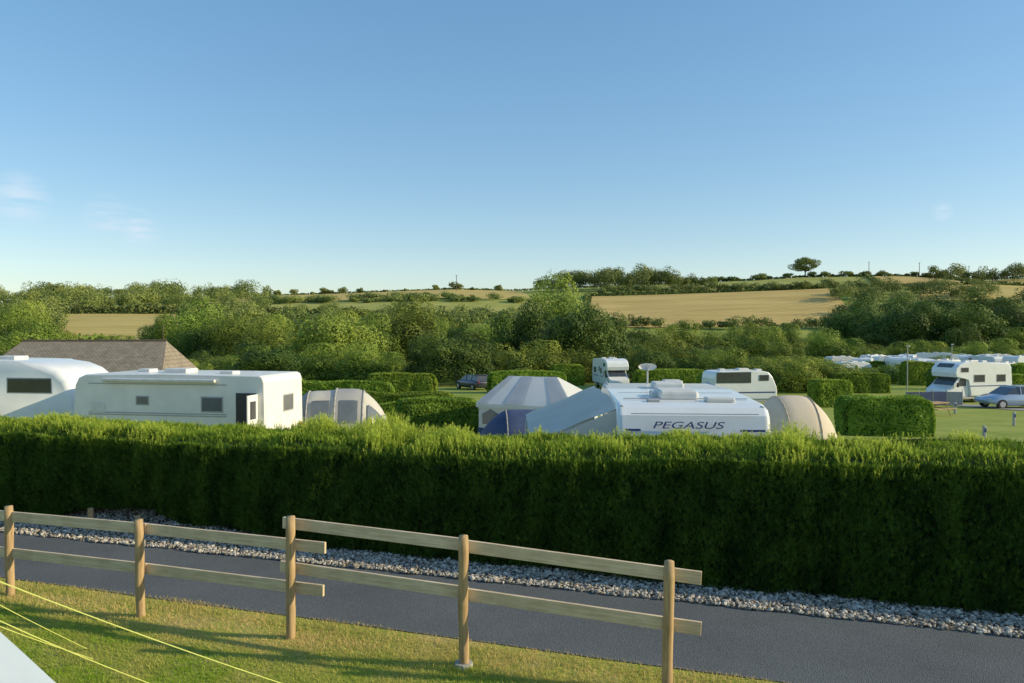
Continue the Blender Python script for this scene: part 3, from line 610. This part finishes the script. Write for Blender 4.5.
def dish(x,y,zt):
    z=Hs(x,y); e=empty('satellite_dish',(x,y,z)); top(e,'small white satellite dish on a tripod pole','satellite dish')
    h=zt-z; bm=bm_new(); tube(bm,(0,0,.3),(0,0,h),.02,.02,8)
    for a in (0,2.1,4.2): tube(bm,(0,0,.8),(.5*math.cos(a),.5*math.sin(a),0),.015,.015,6)
    part('tripod',bm,M['steel'],e)
    bm=bm_new(); n=20; prev=None; c=bm.verts.new((0,.05,h))
    for k in range(1,5):
        r=.15*k/4; ring=[bm.verts.new((r*1.4*math.cos(2*math.pi*i/n),.05-.05*(k/4)**2,h+r*math.sin(2*math.pi*i/n)*.55)) for i in range(n)]
        for i in range(n):
            if prev: bm.faces.new([prev[i],prev[(i+1)%n],ring[(i+1)%n],ring[i]])
            else: bm.faces.new([c,ring[(i+1)%n],ring[i]])
        prev=ring
    part('dish',bm,M['roofw'],e,True); bm=bm_new(); tube(bm,(0,0,h-.1),(0,-.2,h),.01,.01,6); box(bm,(0,-.21,h+.01),(.05,.06,.06),.01); part('receiver_arm',bm,M['grey'],e)
dish(3.1,16.9,2.36)

def motorhome(x,y,rz,L=6.6,W=2.25,h=3.0,label='white coachbuilt motorhome with overcab bed',group=None,overcab=True,body='white',z=None,ocwin=True):
    z=Hs(x,y) if z is None else z
    e=empty('motorhome',(x,y,z),rz); top(e,label,'motorhome',group); a=-L/2;b=L/2
    bm=bm_new()
    pts=[(a,.5),(a-.02,1.2),(a+.03,h-.35),(a+.2,h-.1),(a+.5,h-.03),(0,h),(b-2.2,h+.05),(b-1.5,h+.02),(b-1.0,h-.12),(b-.72,h-.38),(b-.62,h-.72),(b-.72,h-1.05),(b-1.9,h-1.15),(b-2.0,.5)]
    prism(bm,pts,-W/2,W/2,'y',.09,4); part('body',bm,M[body],e)
    bm=bm_new(); ct=min(2.0,h-.85); prism(bm,[(b-1.99,.4),(b-1.99,ct),(b-1.2,ct-.02),(b-.62,1.25),(b-.08,1.02),(b,.75),(b-.02,.35)],-.98,.98,'y',.08); c=part('cab',bm,M[body],e)
    bm=bm_new(); prism(bm,[(b-1.17,ct-.06),(b-.64,1.30),(b-.60,1.33),(b-1.12,ct-.03)],-.86,.86,'y'); part('windscreen',bm,M['glass'],c)
    for s in (-1,1):
        bm=bm_new(); prism(bm,[(b-1.7,1.25),(b-1.7,ct-.16),(b-1.25,ct-.18),(b-.85,1.25)],s*.985-.01,s*.985+.01,'y'); part('cab_window',bm,M['glass'],c)
        bm=bm_new(); box(bm,(b-.12,s*.78,.85),(.12,.26,.2),.03); part('headlight',bm,M['steel'],c)
        bm=bm_new(); box(bm,(b-.85,s*1.13,1.35),(.1,.16,.32),.03); part('wing_mirror',bm,M['black'],c)
        window(e,(b-2.75,s*W/2,h-1.15),(.95,.5),'y'); window(e,(a+1.0,s*W/2,h-1.15),(.8,.5),'y')
        bm=bm_new(); box(bm,(-.8,s*(W/2+.006),1.25),(L*.6,.012,.07)); part('side_stripe',bm,M['blue'],e)
        wheel(e,b-.85,s*.86,.34,.2); wheel(e,a+1.5,s*(W/2-.14),.34,.2)
    for s in (-1,1): window(e,(b-1.45,s*W/2,h-.52),(.65,.30),'y')
    if ocwin:
        bm=bm_new(); prism(bm,[(b-1.02,h-.10),(b-.74,h-.36),(b-.71,h-.35),(b-.99,h-.07)],-W*.3,W*.3,'y'); part('overcab_window',bm,M['glass'],e)
    bm=bm_new(); box(bm,(-.3,-W/2-.014,1.5),(.62,.02,1.8),.008); d=part('door',bm,M[body],e)
    bm=bm_new(); box(bm,(-.3,-W/2-.03,1.95),(.34,.016,.5),.006); part('door_window',bm,M['glass'],d)
    bm=bm_new(); box(bm,(0,0,.42),(L-.6,W-.2,.2)); part('chassis',bm,M['grey'],e)
    bm=bm_new(); box(bm,(a-.03,0,h-1.1),(.03,1.1,.55),.01); part('rear_window',bm,M['glass'],e)
    for s in (-1,1):
        bm=bm_new(); box(bm,(a-.04,s*(W/2-.16),1.0),(.04,.12,.45),.015); part('rear_lamp',bm,M['red'],e)
    rooflight(e,-.2,.1,h,(.7,.6,.15)); rooflight(e,a+1.2,-.3,h-.03,(.42,.42,.12)); rooflight(e,b-2.4,.2,h,(.42,.42,.12))
    return e
mh=caravan(-9.75,22.4,rad(170),L=6.1,W=2.35,h=2.80,body='cream',label='long off-white caravan with open doorway and rooflights',sidewin=False,boxy=True)
window(mh,(-1.45,1.175,1.96),(.62,.38),'y',mat='acryl'); window(mh,(.75,1.175,2.04),(.35,.20),'y',mat='acryl')
bm=bm_new(); box(bm,(-2.50,1.18,1.40),(.62,.02,1.80),.006); part('doorway_shade_panel',bm,M['black'],mh)  # flat black panel painted as the unlit inside of the doorway
bm=bm_new(); box(bm,(-2.84,1.45,1.40),(.04,.55,1.75),.01); d_=part('door',bm,M['cream'],mh,label='door standing open'); 
bm=bm_new(); box(bm,(-2.865,1.45,1.85),(.012,.3,.5),.004); part('door_window',bm,M['glass'],d_)
window(mh,(-3.05,-.25,1.92),(.6,.45),'x',mat='acryl'); 
for zz in (1.62,1.68,2.52):
    bm=bm_new(); box(bm,(.3,1.182,zz),(4.4,.012,.025)); part('side_trim',bm,M['grey'],mh)
bm=bm_new(); box(bm,(.2,1.25,2.63),(3.6,.11,.10),.03); part('rolled_awning',bm,M['roofw'],mh)
bm=bm_new(); box(bm,(2.2,1.18,1.82),(.45,.02,.3),.006); part('service_hatch',bm,M['roofw'],mh)
mh2=caravan(-16.9,24.5,rad(-8),L=7.2,h=3.15,label='white motorhome with smooth rounded cab end and side window',sidewin=False,bev=.22)
window(mh2,(2.0,-1.15,2.38),(1.5,.42),'y'); window(mh2,(-.2,-1.15,2.3),(1.0,.5),'y',mat='acryl'); window(mh2,(-2.4,-1.15,2.3),(.9,.5),'y',mat='acryl')
motorhome(.134*74,74,rad(-80),L=5.6,h=2.95,label='white overcab motorhome facing the hedge row',ocwin=False)
cb=caravan(.307*52,52,rad(8),L=4.6,h=2.45,label='white caravan with dark front section behind others',sidewin=False)
bm=bm_new(); box(bm,(-.9,-1.165,1.98),(2.5,.03,.75),.012); part('dark_front_section',bm,M['glass'],cb)
bm=bm_new(); box(bm,(1.3,-1.165,1.95),(.7,.03,.4),.012); part('window',bm,M['glass'],cb)
gp='caravans and motorhomes on the far pitches'
motorhome(.628*54,55,rad(194),L=5.7,h=2.95,label='white overcab motorhome parked by a trimmed hedge')
for t,d,rz,kind in [(.475,100,60,'c'),(.51,112,10,'c'),(.535,118,55,'m'),(.575,122,-40,'m'),(.60,126,20,'c'),(.625,115,75,'c'),(.655,126,0,'c'),(.68,118,50,'c'),(.49,125,30,'c'),(.445,115,0,'c'),(.70,95,10,'m'),(.545,98,100,'c'),(.64,100,95,'m'),(.585,92,40,'c'),(.52,90,80,'m'),(.665,84,30,'c'),(.46,90,20,'c'),(.61,104,80,'m')]:
    if kind=='c': caravan(t*d,d,rad(rz+random.uniform(-12,12)),L=random.choice([4.4,5.2,6.2]),h=random.uniform(2.35,2.75),body=random.choice(['white','cream','roofw']),label='white caravan on a distant grass pitch',group=gp,detail=0)
    else: motorhome(t*d,d,rad(rz+random.uniform(-12,12)),L=random.choice([5.6,6.4]),h=random.uniform(2.8,3.15),label='white motorhome on a distant grass pitch',group=gp)

def car(x,y,rz,paint,label):
    e=empty('parked_car',(x,y,Hs(x,y)),rz); top(e,label,'car')
    bm=bm_new(); secs=[(-2.15,.45,.80,.70),(-2.1,.30,.92,.80),(-1.6,.24,.98,.88),(-.5,.22,.96,.9),(.8,.22,.96,.9),(1.4,.26,.86,.87),(1.95,.32,.74,.8),(2.15,.42,.62,.68)]
    vs=[]
    for xx,z0,z1,w in secs:
        vs.append([bm.verts.new((xx,yy,zz)) for yy,zz in ((-w*.92,z0),(-w,z0+.12),(-w,(z0+z1)/2),(-w*.97,z1-.06),(-w*.88,z1),(w*.88,z1),(w*.97,z1-.06),(w,(z0+z1)/2),(w,z0+.12),(w*.92,z0))])
    for i in range(len(vs)-1):
        for j in range(10): bm.faces.new([vs[i][j],vs[i][(j+1)%10],vs[i+1][(j+1)%10],vs[i+1][j]])
    bm.faces.new(vs[0]); bm.faces.new(vs[-1][::-1]); b=part('body',bm,paint,e,True)
    def gh(bm,pr,ins,top_in):
        vs=[]
        for s in (-1,1): vs.append([bm.verts.new((px,s*(ins-(top_in if pz_>1.1 else 0)),pz_)) for px,pz_ in pr])
        n=len(pr); bm.faces.new(vs[0]); bm.faces.new(vs[1][::-1])
        for i in range(n): bm.faces.new([vs[0][i],vs[1][i],vs[1][(i+1)%n],vs[0][(i+1)%n]])
    bm=bm_new(); gh(bm,[(-2.02,.90),(-1.75,1.38),(-1.3,1.46),(.05,1.46),(.35,1.38),(1.15,.86)],.80,.14); part('window_glass',bm,M['glass'],b)
    bm=bm_new(); box(bm,(-.75,0,1.455),(1.75,1.30,.05),.02); part('roof',bm,paint,b)
    for xx in (-1.0,.0):
        for s in (-1,1):
            bm=bm_new(); tube(bm,(xx,s*.80,.93),(xx,s*.67,1.44),.035,.03,6); part('pillar',bm,paint,b)
    for xx in (-1.32,1.32):
        for s in (-1,1): wheel(e,xx,s*.80,.32,.2)
    for s in (-1,1):
        bm=bm_new(); box(bm,(2.0,s*.58,.64),(.22,.28,.13),.04); part('headlight',bm,M['steel'],e)
        bm=bm_new(); box(bm,(-2.08,s*.66,.78),(.12,.18,.22),.03); part('tail_lamp',bm,M['red'],e)
car(.677*49,49,rad(184),M['carblue'],'silver-blue hatchback parked on the grass'); car(-.053*72,72,rad(125),M['cardark'],'dark car parked between hedges')
car(.575*84,84,rad(150),M['cardark'],'dark car beside distant caravans'); car(.655*92,92,rad(10),M['carsilver'],'silver car beside distant caravans'); car(.505*104,104,rad(20),M['carred'],'dark red car on a far pitch')

# ---------------------------------------------------------------- tents
def tunnel(x,y,rz,L,W,h,mat,mat2,label,rings=9,name='tunnel_tent',win=True,wmat='pvc',sl=.045,ex=.75,alt=None,taper=.62,wk=((2,6),(14,18)),t0=.3):
    e=empty(name,(x,y,Hs(x,y)),rz); top(e,label,'tent')
    n=20
    def ring(u):
        end=abs(u-.5)*2; s=math.sqrt(max(.03,1-taper*(max(0,end-t0)/(1-t0))**2))
        return [(( -math.cos(math.pi*k/n))*W/2*s*(1.0+.08*math.sin(math.pi*k/n)),math.sin(math.pi*k/n)**ex*h*s) for k in range(n+1)]
    bm=bm_new(); vs=[]; m=rings*6
    for i in range(m+1):
        u=i/m; sag=1-.02*abs(math.sin(math.pi*u*rings)); vs.append([bm.verts.new(((u-.5)*L,a*sag,b*sag)) for a,b in ring(u)])
    for i in range(m):
        for k in range(n): bm.faces.new([vs[i][k],vs[i+1][k],vs[i+1][k+1],vs[i][k+1]])
    bm.faces.new(vs[0]); bm.faces.new(vs[-1][::-1]); part('canopy',bm,mat,e,True)
    def panel(u0,u1,k0,k1,f,nm,mt):
        bm=bm_new(); q=5; g=[]
        for i in range(q+1):
            u=u0+(u1-u0)*i/q; rr=ring(u); g.append([bm.verts.new(((u-.5)*L*1.003,rr[k][0]*f,rr[k][1]*f)) for k in range(k0,k1+1)])
        for i in range(q):
            for k in range(k1-k0): bm.faces.new([g[i][k],g[i+1][k],g[i+1][k+1],g[i][k+1]])
        part(nm,bm,mt,e,True)
    if alt:
        for j in range(0,rings,2): panel(j/rings,(j+1)/rings,0,n,1.008,'coloured_panel',alt)
    if sl:
        for j in range(1,rings):
            u=j/rings; bm=bm_new(); rr=ring(u)
            for k in range(n): tube(bm,((u-.5)*L,rr[k][0]*1.01,rr[k][1]*1.01),((u-.5)*L,rr[k+1][0]*1.01,rr[k+1][1]*1.01),sl,sl,6)
            part('pole_sleeve',bm,mat2,e,True)
    if win:
        for j in range(rings):
            for k0,k1 in wk: panel((j+.18)/rings,(j+.82)/rings,k0,k1,1.02,'window_panel',M[wmat])
    return e
tunnel(-.240*24,24.3,rad(8),3.5,2.4,2.25,M['creamc'],M['greyc'],'low cream and grey air awning with dark windows',4,'air_awning',sl=.03,alt=M['greyc'],taper=.85,wk=((3,6),(14,17)))
tunnel(.385*24,24.5,rad(4),3.1,2.6,2.2,M['beige'],M['beiged'],'soft rounded pale beige domed awning',3,'dome_tent',False,sl=.018,ex=.85,taper=.97,t0=.05)
tunnel(.012*22,22.5,rad(5),2.8,2.2,1.78,M['navy'],M['greyc'],'low navy blue tent section before white awning',3,'dome_tent',False,sl=.02,taper=.9,t0=.1)
def frame_tent(x,y,rz,L,W,hw,h,label):
    e=empty('frame_tent',(x,y,Hs(x,y)),rz); top(e,label,'tent')
    bm=bm_new(); box(bm,(0,0,hw/2),(L,W,hw),.05); part('wall',bm,M['whitec'],e)
    a,b=L/2+.06,W/2+.06; n=6
    def row(k):
        z=hw+.02+(h-hw)*(k**.95); return [(sx*(a*(1-k)+L*(.34 if sx<0 else .20)*k),sy*(b*(1-k)+.04*k),z) for sx,sy in ((-1,-1),(1,-1),(1,1),(-1,1))]
    rs=[[(p[0],p[1],hw-.12) for p in row(0)]]+[row(k/n) for k in range(n+1)]
    bm=bm_new(); vs=[[bm.verts.new(p) for p in r_] for r_ in rs]
    for p,q in zip(vs[:-1],vs[1:]):
        for i in range(4): bm.faces.new([p[i],p[(i+1)%4],q[(i+1)%4],q[i]])
    bm.faces.new(vs[-1]); part('roof',bm,M['whitec'],e)
    for u0,u1 in ((.0,.12),(.30,.50),(.78,.98)):
        bm=bm_new(); up=np.array([0,-.014,.014]); q=[]
        for r_ in rs[1:]:
            A,B=np.array(r_[0]),np.array(r_[1]); q.append([bm.verts.new(A+(B-A)*t_+up) for t_ in (u0,u1)])
        for i in range(len(q)-1): bm.faces.new([q[i][0],q[i][1],q[i+1][1],q[i+1][0]])
        part('roof_gore',bm,M['lgrey'],e)
    for i in range(4):
        xx=-L*.36+i*L*.24; bm=bm_new(); prism(bm,[(xx-L*.09,hw*.58),(xx+L*.09,hw*.58),(xx+L*.09,hw*.80),(xx,hw*.90),(xx-L*.09,hw*.80)],-W/2-.03,-W/2-.004,'y'); part('window_panel',bm,M['pvc'],e)
    for s in (-1,1):
        bm=bm_new(); box(bm,(s*(L/2+.01),0,hw*.72),(.02,W*.6,hw*.28)); part('window_panel',bm,M['pvc'],e)
        bm=bm_new(); box(bm,(s*(L/2+.012),0,.42),(.02,W,.84)); part('mud_wall',bm,M['navy'],e)
    bm=bm_new(); box(bm,(0,-W/2-.012,.42),(L,.02,.84)); part('mud_wall',bm,M['navy'],e)
frame_tent(.038*27,27.5,rad(-24),3.6,3.0,1.70,2.62,'wide pale awning with peaked panelled roof and navy base')
def near_tent():
    e=empty('ridge_tent',(-4,2.5,0)); top(e,'pale blue-white sloping tent roof with bright guy ropes','tent')
    bm=bm_new(); n=28; m=12; vs=[]
    for i in range(m+1):
        y=-1.5+3*i/m; row=[]
        for j in range(n+1):
            u=j/n*2-1; sag=.04*math.sin(math.pi*abs(u))*math.sin(math.pi*i/m)+.008*math.sin(u*20+i)
            row.append(bm.verts.new((u*2.1,y,2.62-abs(u)*1.85-sag)))
        vs.append(row)
    for i in range(m):
        for j in range(n): bm.faces.new([vs[i][j],vs[i+1][j],vs[i+1][j+1],vs[i][j+1]])
    part('flysheet',bm,M['canvas'],e,True)
    bm=bm_new(); prism(bm,[(-2.0,.3),(2.0,.3),(2.0,.76),(0,2.55),(-2.0,.76)],1.44,1.46,'y'); part('end_panel',bm,M['canvas'],e)
    bm=bm_new(); prism(bm,[(-2.0,.5),(2.0,.5),(2.0,.76),(0,2.55),(-2.0,.76)],-1.46,-1.44,'y'); part('end_panel',bm,M['whitec'],e)
    O=Vector((-4,2.5,0))
    for a,b in (((-4,3.95,2.35),(-1.80,6.45,.02)),((-3.9,3.95,2.1),(-4.05,7.1,.02)),((-3.7,3.95,2.1),(-3.2,6.6,.0)),((-4.0,3.95,2.45),(-4.25,7.35,.01))):
        bm=bm_new(); a=Vector(a)-O;b=Vector(b)-O; k=10; pr=a
        for i in range(1,k+1):
            u=i/k; p=a.lerp(b,u)-Vector((0,0,.04*math.sin(math.pi*u))); tube(bm,pr,p,.004,.004,5); pr=p
        part('guy_rope',bm,M['rope'],e)
near_tent()

# ---------------------------------------------------------------- building
def tiles():
    m=bpy.data.materials.new('brown_roof_tiles'); t=nt(m); o=N(t,'ShaderNodeOutputMaterial'); b=N(t,'ShaderNodeBsdfPrincipled'); tc=N(t,'ShaderNodeTexCoord')
    w=N(t,'ShaderNodeTexBrick'); w.inputs['Scale'].default_value=2.2; w.inputs['Color1'].default_value=(.29,.245,.19,1); w.inputs['Color2'].default_value=(.39,.335,.265,1); w.inputs['Mortar'].default_value=(.15,.125,.10,1); w.inputs['Mortar Size'].default_value=.03
    t.links.new(tc.outputs['Object'],w.inputs[0]); f=noise(t,1.5,5,tc.outputs['Object'])
    a=N(t,'ShaderNodeMix',data_type='RGBA'); a.blend_type='MULTIPLY'; a.inputs[0].default_value=.6; t.links.new(w.outputs[0],a.inputs[6]); t.links.new(ramp(t,f,[(.3,(.6,.6,.55)),(.7,(1,1,1))]),a.inputs[7])
    t.links.new(a.outputs[2],b.inputs['Base Color']); b.inputs['Roughness'].default_value=.95; b.inputs['Specular IOR Level'].default_value=.15; t.links.new(b.outputs[0],o.inputs[0]); return m
def building():
    x,y=-27.0,47; e=empty('service_building',(x,y,Hs(x,y)-.30),rad(4)); top(e,'single-storey rendered building with brown tiled roof','building')
    bm=bm_new(); box(bm,(.5,0,1.3),(9.9,6,2.6)); w=part('wall',bm,M['stucco'],e)
    for xx in (-3.2,0,3.5):
        bm=bm_new(); box(bm,(xx,-3.01,1.6),(1.1,.05,.9),.01); part('window',bm,M['glass'],w)
    bm=bm_new(); box(bm,(1.8,-3.02,1.05),(.95,.06,2.0),.01); part('door',bm,M['grey'],w)
    bm=bm_new(); v=[bm.verts.new(p) for p in ((-5.0,-3.4,2.55),(5.9,-3.4,2.55),(5.9,3.4,2.55),(-5.0,3.4,2.55),(-3.9,0,4.70),(4.9,0,4.70),(-5.0,-3.4,2.4),(5.9,-3.4,2.4),(5.9,3.4,2.4),(-5.0,3.4,2.4))]
    for f in ((0,1,5,4),(1,2,5),(2,3,4,5),(3,0,4),(6,7,1,0),(7,8,2,1),(8,9,3,2),(9,6,0,3),(9,8,7,6)): bm.faces.new([v[i] for i in f])
    rf=part('roof',bm,tiles(),e); bm=bm_new(); tube(bm,(-3.9,0,4.71),(4.9,0,4.71),.08,.08,8); part('ridge_tiles',bm,M['bark'],rf)
    bm=bm_new(); tube(bm,(4.6,.2,3.9),(4.6,.2,5.7),.028,.028,8); tube(bm,(4.6,.2,5.65),(4.6,.2,5.75),.05,.05,8); part('flue',bm,M['bark'],rf)
building()

def pole(name,x,y,h,r,label,cat,cross=0,group=None):
    e=empty(name,(x,y,Hs(x,y))); top(e,label,cat,group); bm=bm_new(); tube(bm,(0,0,-.3),(0,0,h),r,r*.7,8); part('pole',bm,M['bark'],e)
    if cross: bm=bm_new(); box(bm,(0,0,h-.5),(cross,.15,.15)); part('crossarm',bm,M['bark'],e)
for t,d in ((-.075,560),(.482,590),(.55,590),(.617,590),(.10,590)): pole('telegraph_pole',t*d,d,12,.28,'tall wooden telegraph pole on the ridge','telegraph pole',2.2,'telegraph poles on the ridge')
def lamp(x,y,h,label):
    e=empty('street_lamp',(x,y,Hs(x,y))); top(e,label,'lamp'); bm=bm_new(); tube(bm,(0,0,0),(0,0,h),.05,.04,8); part('pole',bm,M['grey'],e); bm=bm_new(); box(bm,(0,-.12,h),(.16,.4,.12),.04); part('lamp_head',bm,M['roofw'],e)
lamp(.535*70,70,4.2,'slim grey lamp post near parked caravans'); lamp(.595*90,90,4.5,'slim grey lamp post among far pitches')
def hookup(x,y):
    e=empty('hookup_bollard',(x,y,Hs(x,y))); top(e,'short grey electric hook-up bollard on grass','bollard','electric hook-up bollards'); bm=bm_new(); box(bm,(0,0,.35),(.12,.12,.7),.03); part('post',bm,M['grey'],e); bm=bm_new(); box(bm,(0,-.07,.52),(.09,.03,.16),.01); part('socket_cover',bm,M['blue'],e)
hookup(.640*30,30); hookup(.68*37,37); hookup(.60*44,44)
def windbreak(x,y,rz,mat,label,n=3):
    e=empty('windbreak',(x,y,Hs(x,y)),rz); top(e,label,'windbreak')
    for i in range(n):
        bm=bm_new(); box(bm,(-1.5+i,0,.50),(.97,.02,.9)); part('panel',bm,mat,e)
    for i in range(n+1): bm=bm_new(); tube(bm,(-2+i,0,0),(-2+i,0,1.15),.018,.018,6); part('pole',bm,M['steel'],e)
windbreak(.570*51,51,rad(5),M['navy'],'navy windbreak panels around a pitch'); windbreak(.61*51,51,rad(-15),M['greyc'],'grey windbreak panels around a pitch',2)
def table(x,y):
    e=empty('picnic_bench',(x,y,Hs(x,y)),.4); top(e,'wooden picnic table on the lawn','picnic table'); bm=bm_new(); box(bm,(0,0,.74),(1.6,.75,.05)); part('table_top',bm,M['post'],e)
    for s in (-1,1):
        bm=bm_new(); box(bm,(0,s*.7,.45),(1.6,.25,.04)); part('seat',bm,M['post'],e); bm=bm_new(); box(bm,(s*.6,0,.42),(.06,1.6,.06)); tube(bm,(s*.6,-.6,0),(s*.6,-.25,.74),.03,.03,6); tube(bm,(s*.6,.6,0),(s*.6,.25,.74),.03,.03,6); part('leg_frame',bm,M['post'],e)
table(.585*42,43)
def lane(c,w,label):
    c=np.array(c,float); n=60; u=np.linspace(0,len(c)-1,n); X=np.interp(u,range(len(c)),c[:,0]); Y=np.interp(u,range(len(c)),c[:,1]); d=unit(np.stack([np.gradient(X),np.gradient(Y)],-1))
    v=np.linspace(-.5,.5,5)[:,None]*w; XX=X[None]+v*-d[None,:,1]; YY=Y[None]+v*d[None,:,0]
    o=gridmesh('path',XX,YY,H(XX,YY)+.03,M['asph2']); o['kind']='structure'; o['label']=label; o['category']='path'
lane([(28,62),(33,46),(60,42)],2.0,'pale campsite path beside pitches')

# ---------------------------------------------------------------- light, sky, camera
AZ,EL=rad(96),rad(21)
S=Vector((math.cos(EL)*math.sin(AZ),math.cos(EL)*math.cos(AZ),math.sin(EL)))
l=bpy.data.lights.new('sun','SUN'); l.energy=5.0; l.angle=rad(.5); l.color=(1,.85,.56); lo=link(bpy.data.objects.new('sun',l)); lo.rotation_euler=(-S).to_track_quat('-Z','Y').to_euler()
w=bpy.data.worlds.new('World'); scene.world=w; w.use_nodes=True; t=w.node_tree; t.nodes.clear()
o=N(t,'ShaderNodeOutputWorld'); bg=N(t,'ShaderNodeBackground'); bg.inputs[1].default_value=.15
sk=N(t,'ShaderNodeTexSky'); sk.sky_type='NISHITA'; sk.sun_disc=False; sk.sun_elevation=EL; sk.sun_rotation=AZ; sk.air_density=1.0; sk.dust_density=.35; sk.ozone_density=2.3
gm=N(t,'ShaderNodeGamma'); gm.inputs[1].default_value=.60; t.links.new(sk.outputs[0],gm.inputs[0])
hs=N(t,'ShaderNodeHueSaturation'); hs.inputs['Saturation'].default_value=1.52; hs.inputs['Value'].default_value=2.08; t.links.new(gm.outputs[0],hs.inputs['Color'])
tc=N(t,'ShaderNodeTexCoord'); mp=N(t,'ShaderNodeMapping'); mp.inputs['Scale'].default_value=(14,14,110); mp.inputs['Rotation'].default_value=(.0,.2,0); t.links.new(tc.outputs['Generated'],mp.inputs[0])
nf=noise(t,1.0,6,mp.outputs[0],.6)
def blob(t_,e_,r):
    d=Vector((t_,1,e_)).normalized(); vd=N(t,'ShaderNodeVectorMath',operation='DISTANCE'); t.links.new(tc.outputs['Generated'],vd.inputs[0]); vd.inputs[1].default_value=d
    mr=N(t,'ShaderNodeMapRange'); t.links.new(vd.outputs['Value'],mr.inputs[0]); mr.inputs[1].default_value=0; mr.inputs[2].default_value=r; mr.inputs[3].default_value=1; mr.inputs[4].default_value=0; return mr.outputs[0]
acc=None
for a in ((-.665,.177,.034),(-.545,.150,.030),(-.505,.135,.028),(.58,.16,.013)):
    b_=blob(*a)
    if acc is None: acc=b_
    else:
        mx=N(t,'ShaderNodeMath',operation='MAXIMUM'); t.links.new(acc,mx.inputs[0]); t.links.new(b_,mx.inputs[1]); acc=mx.outputs[0]
cr=N(t,'ShaderNodeMapRange'); t.links.new(nf,cr.inputs[0]); cr.inputs[1].default_value=.36; cr.inputs[2].default_value=.58
ml=N(t,'ShaderNodeMath',operation='MULTIPLY'); t.links.new(cr.outputs[0],ml.inputs[0]); t.links.new(acc,ml.inputs[1])
m2=N(t,'ShaderNodeMath',operation='MULTIPLY'); t.links.new(ml.outputs[0],m2.inputs[0]); m2.inputs[1].default_value=.95
mix=N(t,'ShaderNodeMix',data_type='RGBA'); t.links.new(m2.outputs[0],mix.inputs[0]); t.links.new(hs.outputs[0],mix.inputs[6]); mix.inputs[7].default_value=(4.4,5.4,6.3,1)
t.links.new(mix.outputs[2],bg.inputs[0]); t.links.new(bg.outputs[0],o.inputs[0])

c=bpy.data.cameras.new('camera'); c.lens=26.0; c.sensor_width=36; c.clip_end=8000; c.clip_start=.1
co=link(bpy.data.objects.new('camera',c)); co.location=(0,0,3.2); co.rotation_euler=(rad(90-.89),0,0); scene.camera=co
scene.view_settings.view_transform='Standard'; scene.view_settings.look='None'; scene.view_settings.exposure=0
